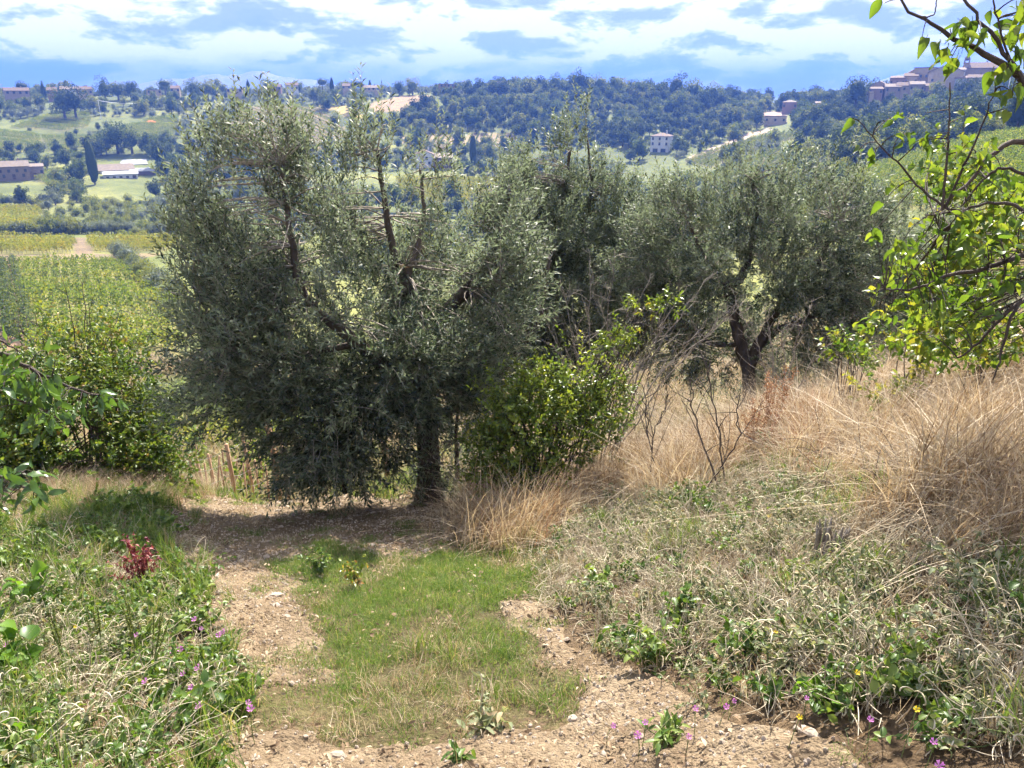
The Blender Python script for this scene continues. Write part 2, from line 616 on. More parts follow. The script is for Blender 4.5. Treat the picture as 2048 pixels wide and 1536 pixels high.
def height(x, y, detail=True):
    x = np.asarray(x, float); y = np.asarray(y, float)
    r = np.hypot(x, y); az = np.degrees(np.arctan2(x, y))
    # behind the camera the slope simply goes on rising a little
    a = np.clip(az, -60, 60)
    fi = (a + 60) * 2; fj = (np.log(np.maximum(r, 0.21)) - LR[0]) / (LR[1] - LR[0])
    i = np.clip(fi.astype(int), 0, len(AZS) - 2); j = np.clip(fj.astype(int), 0, len(LR) - 2)
    u = np.clip(fi - i, 0, 1); v = np.clip(fj - j, 0, 1)
    z = (HG[i, j] * (1 - u) + HG[i + 1, j] * u) * (1 - v) + (HG[i, j + 1] * (1 - u) + HG[i + 1, j + 1] * u) * v
    back = np.clip((np.abs(az) - 60) / 60, 0, 1)
    back = back * back * (3 - 2 * back)
    z = z * (1 - back) + (-1.6 + 0.10 * np.minimum(r, 60)) * back
    if detail:
        amp = np.clip(r / 40, 0.02, 1.2)
        z = z + amp * fbm(x / (6 + r * .05), y / (6 + r * .05), 5, 3) * 0.9
        nearw = np.clip((16 - r) / 8, 0, 1)
        z = z + nearw * (0.05 * fbm(x / 0.55, y / 0.55, 21, 3) + 0.016 * fbm(x / 0.09, y / 0.09, 31, 2))
    return z


def ground(px, py, rmin=1.2, rmax=3000):
    """first point of the terrain seen along a picture ray"""
    px = np.atleast_1d(np.asarray(px, float)); py = np.atleast_1d(np.asarray(py, float))
    d = ray(px, py); h = np.hypot(d[:, 0], d[:, 1]); d = d / h[:, None]
    rs = np.geomspace(rmin, rmax, 500)
    X = d[:, 0:1] * rs; Y = d[:, 1:2] * rs; Z = d[:, 2:3] * rs
    below = (Z - height(X, Y)) <= 0
    k = np.argmax(below, 1); ok = below.any(1)
    k = np.maximum(k, 1)
    lo = rs[k - 1].copy(); hi = rs[k].copy()
    for _ in range(14):
        m = (lo + hi) / 2
        b = d[:, 2] * m <= height(d[:, 0] * m, d[:, 1] * m)
        hi = np.where(b, m, hi); lo = np.where(b, lo, m)
    P = d * hi[:, None]
    P[:, 2] = height(P[:, 0], P[:, 1])
    return P, ok


def G1(px, py, rmin=1.2):
    return ground(px, py, rmin)[0][0]


def at(px, py, r):
    """point on a picture ray at horizontal distance r"""
    d = ray(px, py)
    return d * (r / math.hypot(d[0], d[1]))


def on_ground(px, py, r):
    p = at(px, py, r)
    p[2] = float(height(p[0], p[1]))
    return p


# ---- zones of the picture, used to decide what grows or lies where (read back onto the terrain)
DIRT = [
    [(330, 1015), (430, 985), (700, 975), (960, 1000), (950, 1045), (780, 1100), (660, 1092), (570, 1130), (545, 1180), (625, 1190), (590, 1230), (640, 1290), (690, 1345), (480, 1370), (470, 1330), (430, 1290), (415, 1230), (435, 1180), (395, 1140), (335, 1110)],
    [(760, 1105), (900, 1085), (890, 1125), (790, 1130)],
    [(985, 1205), (1090, 1200), (1135, 1260), (1205, 1300), (1340, 1360), (1410, 1420), (1640, 1480), (1760, 1560), (1300, 1600), (1000, 1600), (930, 1480), (1100, 1465), (1170, 1440), (1190, 1400), (1150, 1360), (1050, 1340), (1080, 1290)],
    [(450, 1470), (700, 1475), (960, 1480), (1040, 1600), (420, 1600)],
    [(10, 1010), (160, 985), (200, 1010), (150, 1060), (20, 1075)],
]
GRASS = [(545, 1085), (760, 1085), (900, 1080), (1115, 1050), (1130, 1200), (1000, 1215), (1080, 1290), (1060, 1340), (1200, 1400), (1180, 1455), (950, 1485), (700, 1480), (470, 1470), (440, 1400), (680, 1345), (590, 1230), (530, 1160)]
HERB = [(1090, 1050), (1240, 985), (1450, 925), (1600, 950), (1750, 1050), (1900, 1120), (2300, 1150), (2300, 1560), (1850, 1530), (1600, 1455), (1400, 1395), (1280, 1335), (1200, 1260), (1110, 1200)]
DRY = [(930, 1000), (1000, 960), (1180, 900), (1250, 830), (1450, 760), (1700, 740), (2048, 690), (2400, 640), (2400, 1160), (1950, 1130), (1750, 1060), (1600, 960), (1450, 930), (1240, 990), (1090, 1060), (930, 1060)]
WEED = [(-200, 1050), (150, 985), (340, 985), (345, 1120), (440, 1190), (420, 1250), (480, 1350), (520, 1420), (450, 1600), (-300, 1600)]
FIELDS = {  # name: (polygon, distance range, canopy colour index)
    'V1': ([(34, 528), (240, 526), (350, 620), (360, 710), (72, 710)], (80, 215)),
    'V2': ([(-80, 480), (142, 482), (152, 508), (-80, 510)], (190, 290)),
    'V3': ([(172, 484), (368, 480), (332, 502), (190, 506)], (190, 290)),
    'V4': ([(-80, 418), (84, 420), (72, 456), (-80, 458)], (240, 380)),
    'V5': ([(415, 402), (460, 398), (450, 450), (400, 450)], (240, 380)),
    'V6': ([(-80, 258), (78, 270), (88, 300), (-80, 307)], (420, 600)),
    'V7': ([(84, 274), (180, 275), (300, 240), (357, 230), (347, 280), (270, 290), (100, 303)], (420, 620)),
    'V8': ([(110, 228), (185, 224), (175, 255), (130, 262), (20, 256)], (470, 640)),
    'V9': ([(85, 345), (160, 336), (152, 360), (112, 378), (74, 362)], (360, 480)),
    'V10': ([(478, 216), (560, 211), (642, 214), (692, 262), (655, 306), (470, 300), (455, 250)], (430, 640)),
    'V11': ([(790, 360), (1060, 362), (1060, 405), (820, 405)], (300, 420)),
    'V12': ([(800, 270), (1032, 268), (1032, 293), (810, 293)], (440, 560)),
    'V13': ([(1368, 322), (1500, 278), (1600, 262), (1620, 272), (1500, 300), (1420, 338)], (300, 640)),
    'V15': ([(1400, 358), (1480, 322), (1640, 275), (1660, 290), (1560, 335), (1470, 372)], (240, 480)),
    'V14': ([(1690, 352), (1800, 318), (1900, 290), (2200, 235), (2200, 420), (1800, 420), (1700, 395)], (90, 250)),
}
PALE = {  # open ground
    'brown_field': ([(740, 208), (800, 192), (862, 190), (858, 203), (800, 226), (748, 226)], (480, 720), (0.30, 0.22, 0.13)),
    'yellow_field': ([(636, 208), (690, 212), (730, 234), (720, 240), (680, 228)], (480, 700), (0.33, 0.27, 0.10)),
    'pale_yard': ([(1522, 222), (1572, 225), (1572, 248), (1520, 246)], (520, 760), (0.42, 0.33, 0.25)),
    'track_up': ([(1370, 318), (1500, 264), (1540, 256), (1542, 262), (1500, 274), (1380, 325)], (300, 700), (0.40, 0.32, 0.24)),
    'field_path': ([(143, 476), (170, 476), (192, 512), (156, 512)], (180, 290), (0.17, 0.135, 0.09)),
    'field_edge': ([(-80, 510), (330, 507), (240, 526), (-80, 528)], (150, 230), (0.20, 0.165, 0.10)),
    'row_strip': ([(-60, 520), (32, 520), (76, 700), (-60, 700)], (80, 215), (0.26, 0.18, 0.115)),
    'clear': ([(1160, 196), (1320, 208), (1310, 214), (1170, 210)], (1, 2), (0.2, 0.2, 0.1)),
}


def in_zone(P, poly, rr):
    q, dep = proj(P)
    r = np.hypot(P[..., 0], P[..., 1])
    return inpoly(q, poly) & (r > rr[0]) & (r < rr[1]) & (dep > 0)


def near_poly(P, polys, warp=10.0, jit=0.0):
    q, dep = proj(P)
    if jit:
        q = q + rng.normal(0, jit, q.shape)
    w = np.stack([fbm(P[..., 0] * 3.1, P[..., 1] * 3.1, 41, 3), fbm(P[..., 0] * 3.1, P[..., 1] * 3.1, 61, 3)], -1) * warp * 5
    q = q + w
    r = np.hypot(P[..., 0], P[..., 1])
    m = np.zeros(r.shape, bool)
    for p in polys:
        m |= inpoly(q, p)
    return m & (r < 14) & (dep > 0)


# ---- ground sheet
def build_ground():
    azf = np.arange(-44, 44.01, 0.26)
    azc = np.concatenate([np.arange(-180, -44, 4.0), azf, np.arange(48, 180, 4.0)])
    rn = np.concatenate([[0.25, 0.5, 0.8, 1.1], np.geomspace(1.35, 15, 330), np.geomspace(15.4, 900, 300), np.geomspace(930, 4100, 30)])
    A, RR = np.meshgrid(np.radians(azc), rn, indexing='ij')
    X = RR * np.sin(A); Y = RR * np.cos(A); Z = height(X, Y)
    na, nr = A.shape
    V = np.stack([X, Y, Z], -1).reshape(-1, 3)
    i = np.arange(na)[:, None]; j = np.arange(nr - 1)[None]
    i2 = (i + 1) % na
    F = np.stack([i * nr + j, i * nr + j + 1, i2 * nr + j + 1, i2 * nr + j], -1).reshape(-1, 4)
    c = len(V)
    V = np.concatenate([V, [[0, 0, float(height(np.array(0.0), np.array(0.2)))]]])
    ii = np.arange(na)
    T = np.stack([np.full(na, c), ii * nr, ((ii + 1) % na) * nr], -1)
    g = Geo(); g.add(V, F)
    g.F.append((T, 0))
    me = g.mesh('ground', ground_mat())
    # natural colour of the soil and grass cover, by place
    r = np.hypot(V[:, 0], V[:, 1])
    colr = np.empty((len(V), 3))
    n = fbm(V[:, 0] / 2.3, V[:, 1] / 2.3, 3, 3)[:, None]
    soil = np.array([0.30, 0.205, 0.135]); litter = np.array([0.165, 0.120, 0.078]); turf = np.array([0.075, 0.10, 0.030])
    far = np.array([0.125, 0.150, 0.050]); vine = np.array([0.17, 0.17, 0.06])
    colr[:] = litter * (1 + 0.5 * n)
    w = np.clip((r - 12) / 15, 0, 1)[:, None]
    fn = fbm(V[:, 0] / 35, V[:, 1] / 35, 8, 3)[:, None]
    fcol = far * (1 + 0.5 * fn) + np.clip(fn - 0.1, 0, 1) * np.array([0.10, 0.06, 0.02])
    colr = colr * (1 - w) + fcol * w
    for k, (poly, rr) in FIELDS.items():
        m = in_zone(V, poly, rr)
        cc = np.array([0.27, 0.22, 0.13]) if k in ('V10', 'V12') else vine
        colr[m] = cc
    for k, (poly, rr, cc) in PALE.items():
        m = in_zone(V, poly, rr)
        colr[m] = np.array(cc) * (1 + 0.3 * n[m])
    m = near_poly(V, [GRASS], 14, jit=28); colr[m] = (litter * .62 + turf * .5) * (1 + .4 * n[m])
    a = me.color_attributes.new('cover', 'FLOAT_COLOR', 'POINT')
    a.data.foreach_set('color', np.concatenate([np.clip(colr, 0.01, 1), np.ones((len(V), 1))], 1).astype(np.float32).ravel())
    o = link('ground', me)
    tag(o, 'dry soil and turf of the hillside, the valley below and the ridge beyond', kind='structure')


def ground_mat():
    m, t = new_mat('ground')
    L = t.links.new
    out = nd(t, 'ShaderNodeOutputMaterial')
    at_ = nd(t, 'ShaderNodeAttribute', attribute_name='cover')
    tc = nd(t, 'ShaderNodeTexCoord')
    n = nd(t, 'ShaderNodeTexNoise', inp={'Scale': 7.0, 'Detail': 9, 'Roughness': 0.7})
    n2 = nd(t, 'ShaderNodeTexNoise', inp={'Scale': 0.12, 'Detail': 8, 'Roughness': 0.65})
    f = nd(t, 'ShaderNodeTexNoise', inp={'Scale': 60.0, 'Detail': 7, 'Roughness': 0.75})
    v = nd(t, 'ShaderNodeTexVoronoi', inp={'Scale': 48.0, 'Randomness': 1.0})
    for q in (n, n2, f, v):
        L(tc.outputs['Object'], q.inputs['Vector'])
    a = ramp(t, n.outputs['Fac'], [(0.25, (0.55, 0.52, 0.5)), (0.75, (1.45, 1.4, 1.35))])
    b = ramp(t, n2.outputs['Fac'], [(0.3, (0.7, 0.75, 0.8)), (0.7, (1.3, 1.25, 1.15))])
    grit = ramp(t, v.outputs['Color'], [(0.0, (0.62, 0.60, 0.58)), (1.0, (1.4, 1.38, 1.36))])
    fine = ramp(t, f.outputs['Fac'], [(0.3, (0.6, 0.6, 0.58)), (0.7, (1.38, 1.36, 1.32))])
    c = mixc(t, 1.0, mixc(t, 1.0, at_.outputs['Color'], a, 'MULTIPLY'), b, 'MULTIPLY')
    c = mixc(t, 0.8, mixc(t, 1.0, c, fine, 'MULTIPLY'), mixc(t, 1.0, c, grit, 'MULTIPLY'))
    pr = nd(t, 'ShaderNodeBsdfPrincipled', inp={'Roughness': 0.95, 'Specular IOR Level': 0.1})
    L(c, pr.inputs['Base Color'])
    hgt = mathn(t, 'ADD', mathn(t, 'MULTIPLY', v.outputs['Distance'], -0.9), mathn(t, 'MULTIPLY', f.outputs['Fac'], 1.2))
    hgt = mathn(t, 'ADD', hgt, mathn(t, 'MULTIPLY', n.outputs['Fac'], 1.5))
    bp = nd(t, 'ShaderNodeBump', inp={'Strength': 0.9, 'Distance': 0.02})
    L(hgt, bp.inputs['Height']); L(bp.outputs[0], pr.inputs['Normal'])
    L(pr.outputs[0], out.inputs['Surface'])
    return m


build_ground()


# ---- dirt track: clods and gravel, a sheet of its own over the ground
def dirt_mat():
    m, t = new_mat('dirt')
    L = t.links.new
    out = nd(t, 'ShaderNodeOutputMaterial')
    tc = nd(t, 'ShaderNodeTexCoord')
    n = nd(t, 'ShaderNodeTexNoise', inp={'Scale': 2.2, 'Detail': 8, 'Roughness': 0.6})
    f = nd(t, 'ShaderNodeTexNoise', inp={'Scale': 55.0, 'Detail': 6, 'Roughness': 0.7})
    v = nd(t, 'ShaderNodeTexVoronoi', inp={'Scale': 42.0, 'Randomness': 1.0})
    v2 = nd(t, 'ShaderNodeTexVoronoi', inp={'Scale': 95.0, 'Randomness': 1.0})
    for q in (n, f, v, v2):
        L(tc.outputs['Object'], q.inputs['Vector'])
    base = ramp(t, n.outputs['Fac'], [(0.3, (0.145, 0.106, 0.068)), (0.55, (0.210, 0.160, 0.106)), (0.75, (0.280, 0.226, 0.162))])
    grit = ramp(t, v.outputs['Color'], [(0.0, (0.62, 0.60, 0.58)), (1.0, (1.35, 1.34, 1.33))])
    fine = ramp(t, f.outputs['Fac'], [(0.3, (0.75, 0.74, 0.72)), (0.7, (1.22, 1.2, 1.18))])
    c = mixc(t, 1.0, mixc(t, 0.8, base, grit, 'MULTIPLY'), fine, 'MULTIPLY')
    pr = nd(t, 'ShaderNodeBsdfPrincipled', inp={'Roughness': 0.95, 'Specular IOR Level': 0.1})
    L(c, pr.inputs['Base Color'])
    hgt = mathn(t, 'ADD', mathn(t, 'MULTIPLY', v.outputs['Distance'], -0.9), mathn(t, 'MULTIPLY', v2.outputs['Distance'], -0.5))
    hgt = mathn(t, 'ADD', hgt, mathn(t, 'MULTIPLY', f.outputs['Fac'], 0.8))
    bp = nd(t, 'ShaderNodeBump', inp={'Strength': 0.9, 'Distance': 0.018})
    L(hgt, bp.inputs['Height']); L(bp.outputs[0], pr.inputs['Normal'])
    L(pr.outputs[0], out.inputs['Surface'])
    return m


DIRTM = dirt_mat()


def clod(x, y):
    c = fbm(x / 0.045, y / 0.045, 77, 3)
    s = np.maximum(fbm(x / 0.10, y / 0.10, 91, 2) - 0.12, 0)
    return 0.011 * c + 0.055 * s


def build_track():
    az = np.radians(np.arange(-40, 40.01, 0.2))
    rn = np.geomspace(1.5, 13.5, 430)
    A, RR = np.meshgrid(az, rn, indexing='ij')
    X = RR * np.sin(A); Y = RR * np.cos(A)
    P = np.stack([X, Y, height(X, Y)], -1)
    m = near_poly(P, DIRT, warp=9)
    w = m.astype(float)
    for _ in range(4):
        w[1:-1] = (w[:-2] + w[1:-1] + w[2:]) / 3
        w[:, 1:-1] = (w[:, :-2] + w[:, 1:-1] + w[:, 2:]) / 3
    w = np.clip(w * 1.6 - .45, 0, 1)
    P[..., 2] += -0.012 + w * (0.022 + clod(X, Y))
    na, nr = A.shape
    m2 = w > 0
    keep = m2[:-1, :-1] | m2[1:, :-1] | m2[:-1, 1:] | m2[1:, 1:]
    i, j = np.nonzero(keep)
    F = np.stack([i * nr + j, i * nr + j + 1, (i + 1) * nr + j + 1, (i + 1) * nr + j], -1)
    used, inv = np.unique(F.ravel(), return_inverse=True)
    g = Geo(); g.add(P.reshape(-1, 3)[used], inv.reshape(-1, 4))
    o = g.build('dirt_track', DIRTM)
    tag(o, 'pale stony dirt track with two wheel ruts running down past the olive tree', kind='structure')
    return o


TRACK = build_track()


# ---- far mountain outlines behind the clouds' foot
def mountain(name, x0, x1, ytop, r, label, seed):
    n = 60; g = Geo(); V = []
    xs = np.linspace(x0, x1, n)
    for k, x in enumerate(xs):
        e = math.sin(math.pi * k / (n - 1)) ** 0.7
        y = 196 - (196 - ytop) * e * (0.86 + 0.22 * mnoise.noise(Vector((k * 0.13, seed, 0))) + 0.05 * mnoise.noise(Vector((k * 0.6, seed, 3))))
        p = at(x, y, r)
        d = unit(np.array([p[0], p[1], 0]))
        V += [[*(p - d * 260)[:2], -12], [*(p - d * 110)[:2], p[2] * .55 - 5], list(p), [*(p + d * 240)[:2], -12]]
    F = [[4 * k + a, 4 * k + 4 + a, 4 * k + 5 + a, 4 * k + 1 + a] for k in range(n - 1) for a in range(3)]
    g.add(V, F)
    o = g.build(name, MOUNTM)
    tag(o, label, kind='structure')


MOUNTM = plain_mat('mountain_rock', (0.10, 0.12, 0.10), (0.16, 0.17, 0.14), scale=0.01)
mountain('mountain', 1640, 2500, 121, 2700, 'faint blue mountain behind the hilltop village', 2.0)
mountain('mountain', 180, 760, 140, 2900, 'faint blue mountain rising behind the left half of the ridge', 5.0)


# ---- the air between here and the far ridge
def build_haze():
    g = Geo(); g.box((0, 0, 10), (8600, 8600, 250))
    m, t = new_mat('haze')
    out = nd(t, 'ShaderNodeOutputMaterial')
    pv = nd(t, 'ShaderNodeVolumePrincipled', inp={'Density': HAZE_DENSITY, 'Anisotropy': 0.1})
    pv.inputs['Color'].default_value = (0.13, 0.29, 1.0, 1)
    t.links.new(pv.outputs[0], out.inputs['Volume'])
    o = g.build('haze', m)
    tag(o, 'pale blue haze in the air over the valley', 'haze', kind='stuff')


HAZE_DENSITY = 0.00031
build_haze()

# ================================================================== FAR LAND: woods, groves, vineyards
FAR_LEAF = foliage_mat('far_leaf', [(0.0, (0.050, 0.075, 0.024)), (0.5, (0.105, 0.145, 0.042)), (1.0, (0.215, 0.225, 0.070))], trans=0.4, rough=0.7, spec=0.15, vary=0.8)
FAR_DARK = foliage_mat('far_leaf_dark', [(0.0, (0.032, 0.052, 0.020)), (1.0, (0.095, 0.125, 0.040))], trans=0.3, rough=0.7, spec=0.15, vary=0.5)
FAR_OLIVE = foliage_mat('far_olive_leaf', [(0.0, (0.115, 0.140, 0.085)), (1.0, (0.225, 0.250, 0.150))], trans=0.3, rough=0.6, spec=0.25, vary=0.5, tcol=(1.1, 1.1, 0.8))
FAR_BUSH = foliage_mat('far_bush_leaf', [(0.0, (0.095, 0.130, 0.034)), (1.0, (0.245, 0.255, 0.070))], trans=0.4, rough=0.7, spec=0.15, vary=0.8)
YVINE_LEAF = foliage_mat('yellowing_vine_leaf', [(0.0, (0.15, 0.185, 0.040)), (0.7, (0.255, 0.255, 0.055)), (1.0, (0.38, 0.29, 0.060))], trans=0.5, rough=0.6, spec=0.2, vary=0.4)
VINE_LEAF = foliage_mat('vine_leaf', [(0.0, (0.085, 0.130, 0.032)), (0.7, (0.185, 0.235, 0.055)), (1.0, (0.320, 0.300, 0.070))], trans=0.5, rough=0.6, spec=0.2, vary=0.45)
FAR_BARK = plain_mat('far_bark', (0.06, 0.045, 0.035), (0.12, 0.10, 0.08), scale=3)


def ico_dirs(n):
    k = np.arange(n) + 0.5
    ph = np.arccos(1 - 2 * k / n); th = math.pi * (1 + 5 ** 0.5) * k
    return np.stack([np.cos(th) * np.sin(ph), np.sin(th) * np.sin(ph), np.cos(ph)], -1)


def clump(g, c, rad, n, size, mat=0, flat=1.0, tint=None):
    d = unit(ico_dirs(n) + rng.normal(0, 0.25, (n, 3)))
    P = c + d * rad * np.array([1, 1, flat]) * rng.uniform(0.72, 1.06, (n, 1))
    N = unit(d + rng.normal(0, 0.55, (n, 3)))
    D = unit(np.cross(N, rng.normal(0, 1, (n, 3))))
    sz = size * rng.uniform(0.6, 1.3, n)
    tn = rng.uniform(0.2, 0.8, n) if tint is None else np.clip(tint + rng.normal(0, 0.15, n), 0, 1)
    g.leaves(P - D * sz[:, None] / 2, D, N, sz, sz * 0.8, tn, mat, kind='rhomb', fold=0.5)


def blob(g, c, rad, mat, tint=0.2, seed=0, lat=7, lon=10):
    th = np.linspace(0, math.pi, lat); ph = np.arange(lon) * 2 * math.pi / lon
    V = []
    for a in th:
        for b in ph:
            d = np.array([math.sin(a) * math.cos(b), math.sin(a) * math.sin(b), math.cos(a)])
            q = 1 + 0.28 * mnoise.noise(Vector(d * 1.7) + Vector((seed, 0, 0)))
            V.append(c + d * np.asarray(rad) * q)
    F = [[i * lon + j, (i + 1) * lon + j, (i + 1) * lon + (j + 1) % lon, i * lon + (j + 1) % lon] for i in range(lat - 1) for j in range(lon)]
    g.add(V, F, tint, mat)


def far_tree_geo(h, wid, kind, seed, dens=1.0):
    """crown of leafy clumps round a dim heart; foot at the origin"""
    st = np.random.default_rng(seed)
    g = Geo()
    if kind == 'cypress':
        for k in range(int(26 * dens)):
            z = 0.06 * h + 0.92 * h * k / (26 * dens)
            rr = wid / 2 * (math.sin(math.pi * min(1, 0.12 + 0.88 * (k / (26 * dens)) ** 0.75)) ** 0.7 + 0.05)
            clump(g, np.array([st.normal(0, .08), st.normal(0, .08), z]), rr, 26, 0.34)
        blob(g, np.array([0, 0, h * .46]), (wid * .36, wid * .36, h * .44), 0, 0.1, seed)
    elif kind == 'pine':
        g.tube([[0, 0, 0], [0.1, 0, h * .4], [0.25, .1, h * .75]], [.32, .24, .15], 6, mat=1)
        for k in range(int(11 * dens)):
            a = st.uniform(0, 6.28); q = math.sqrt(st.uniform(0, 1)) * wid * .42
            clump(g, np.array([q * math.cos(a), q * math.sin(a), h * (.66 + .24 * (1 - q / wid * 2) + st.uniform(-.09, .07))]), wid * .22, 70, 0.5, flat=.8)
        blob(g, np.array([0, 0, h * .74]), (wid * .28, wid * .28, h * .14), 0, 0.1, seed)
    else:
        zc = {'round': .52, 'bush': .44, 'olive': .52, 'tall': .54}[kind]
        rz = {'round': .47, 'bush': .52, 'olive': .47, 'tall': .46}[kind]
        g.tube([[0, 0, -.3], [st.normal(0, .1), 0, h * .25], [st.normal(0, .2), st.normal(0, .2), h * .6]], [wid * .045, wid * .035, wid * .015], 5, mat=1)
        nc = int(26 * dens)
        lob = st.uniform(-1, 1, (3, 3))
        for d in ico_dirs(nc):
            d = unit(d + st.normal(0, .35, 3))
            if d[2] < -0.8:
                continue
            q = st.uniform(.45, .92) * (1 + .28 * max(float((unit(lob) @ d).max()), 0) - .14)
            c = np.array([d[0] * wid / 2 * q, d[1] * wid / 2 * q, h * (zc + rz * d[2] * q)])
            clump(g, c, wid * st.uniform(.12, .22), int(44 * dens), {'olive': .36, 'bush': .40}.get(kind, .62) * (h / 8) ** .5, tint=st.uniform(.1, .95))
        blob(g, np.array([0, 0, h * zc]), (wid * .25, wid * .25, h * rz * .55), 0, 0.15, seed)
    return g


T_ROUND = [template('far_tree_round_%d' % k, far_tree_geo(8 + k * .6, 7 + (k % 3), 'round', 100 + k), [FAR_LEAF, FAR_BARK]) for k in range(5)]
T_DARK = [template('far_tree_dark_%d' % k, far_tree_geo(9 + k * .6, 7 + (k % 2), 'tall', 120 + k), [FAR_DARK, FAR_BARK]) for k in range(4)]
T_OLIVE = [template('far_olive_%d' % k, far_tree_geo(4.2 + .3 * k, 4.6, 'olive', 140 + k), [FAR_OLIVE, FAR_BARK]) for k in range(4)]
T_BUSH = [template('far_bush_%d' % k, far_tree_geo(3.2 + .3 * k, 4.4, 'bush', 160 + k), [FAR_BUSH, FAR_BARK]) for k in range(4)]


def vine_geo(kind, seed):
    st = np.random.default_rng(seed); g = Geo()
    if kind == 'pergola':          # a piece of overhead vine canopy, 2.6 m square
        n = 150
        P = np.stack([st.uniform(-1.5, 1.5, n), st.uniform(-1.5, 1.5, n), 1.75 + .22 * st.normal(0, 1, n)], -1)
        P[:, 2] += 0.25 * np.cos(P[:, 0] * 2.3 + seed) * np.cos(P[:, 1] * 2.1)
        N = unit(np.stack([st.normal(0, .55, n), st.normal(0, .55, n), np.ones(n)], -1))
        D = unit(np.cross(N, st.normal(0, 1, (n, 3))))
        g.leaves(P, D, N, st.uniform(.28, .5, n), st.uniform(.28, .45, n), st.uniform(.05, .95, n), 0, 'rhomb', fold=.3)
        g.tube([[0, 0, -.2], [.05, .03, .9], [0, 0, 1.7]], [.05, .04, .03], 4, mat=1)
    else:                          # a piece of trellised row along X, 2 m long
        n = 110
        P = np.stack([st.uniform(-1.1, 1.1, n), st.normal(0, .16, n), st.uniform(.55, 1.8, n)], -1)
        N = unit(np.stack([st.normal(0, .5, n), np.sign(st.normal(0, 1, n)), st.uniform(0, 1.2, n)], -1))
        D = unit(np.cross(N, st.normal(0, 1, (n, 3))))
        g.leaves(P, D, N, st.uniform(.16, .34, n), st.uniform(.15, .28, n), st.uniform(.05, .95, n), 0, 'rhomb', fold=.3)
        for x in (-.7, .3):
            g.tube([[x, 0, -.2], [x + .05, .02, .5], [x, 0, 1.0]], [.04, .035, .02], 4, mat=1)
    return g


T_PERG = [template('vine_canopy_%d' % k, vine_geo('pergola', 200 + k), [VINE_LEAF, FAR_BARK]) for k in range(4)]
T_YPERG = [template('yellow_vine_canopy_%d' % k, vine_geo('pergola', 200 + k), [YVINE_LEAF, FAR_BARK]) for k in range(4)]
T_YROW = [template('yellow_vine_trellis_%d' % k, vine_geo('row', 220 + k), [YVINE_LEAF, FAR_BARK]) for k in range(4)]
T_ROW = [template('vine_trellis_%d' % k, vine_geo('row', 220 + k), [VINE_LEAF, FAR_BARK]) for k in range(4)]
ALLF = [(p, r) for p, r in FIELDS.values()]
BLOCK = [(p, r) for p, r, c in PALE.values()]
HOUSE_CLEAR = []          # (x, y, radius) kept free of trees


def sample_sector(n, r0, r1, a0=-37, a1=37):
    r = np.sqrt(rng.uniform(r0 * r0, r1 * r1, n)); a = np.radians(rng.uniform(a0, a1, n))
    x = r * np.sin(a); y = r * np.cos(a)
    return np.stack([x, y, height(x, y)], -1)


def thin(P, dist):
    """keep points roughly dist apart (grid hashing); dist may vary per point"""
    dist = np.broadcast_to(dist, (len(P),))
    keep = []; cells = {}
    cs = float(np.max(dist))
    for k in range(len(P)):
        x, y = P[k, 0], P[k, 1]; i, j = int(x // cs), int(y // cs)
        ok = True
        for a in (-1, 0, 1):
            for b in (-1, 0, 1):
                for q in cells.get((i + a, j + b), ()):
                    if (P[q, 0] - x) ** 2 + (P[q, 1] - y) ** 2 < min(dist[k], dist[q]) ** 2:
                        ok = False; break
                if not ok: break
            if not ok: break
        if ok:
            keep.append(k); cells.setdefault((i, j), []).append(k)
    return np.array(keep, int)


def rz_only(n):
    return np.stack([np.zeros(n), np.zeros(n), rng.uniform(0, 6.28, n)], -1)


# ---- vineyards: overhead canopies and trellised rows
def vineyard(key, label, spacing=2.3, squash=1.0, temps=None):
    poly, rr = FIELDS[key]
    a = np.array([azpix(x, y) for x, y in poly])
    a0, a1 = max(a.min(), -44), min(a.max(), 44)
    ang = R(12)
    area = 0.5 * R(a1 - a0) * (rr[1] ** 2 - rr[0] ** 2)
    ext = rr[1]
    u = np.arange(-ext, ext, spacing)
    U, V = np.meshgrid(u, u)
    ca, sa = math.cos(ang), math.sin(ang)
    X = U * ca - V * sa; Y = U * sa + V * ca
    P = np.stack([X.ravel(), Y.ravel()], -1)
    P = P[(np.round(V.ravel() / spacing).astype(int) % 4) != 0]
    P += rng.normal(0, .22, P.shape)
    r = np.hypot(P[:, 0], P[:, 1]); az = np.degrees(np.arctan2(P[:, 0], P[:, 1]))
    m = (r > rr[0]) & (r < rr[1]) & (az > a0 - 1) & (az < a1 + 1)
    P = P[m]; P = np.column_stack([P, height(P[:, 0], P[:, 1])])
    P = P[in_zone(P, poly, rr)]
    n = len(P)
    s = rng.uniform(.85, 1.15, n)
    gn = gn_scatter('vineyard', P, rz_only(n), np.stack([s * spacing / 2.5, s * spacing / 2.5, s * squash], -1), rng.integers(0, 4, n), temps or T_PERG)
    tag(gn, label, 'vineyard', kind='stuff')


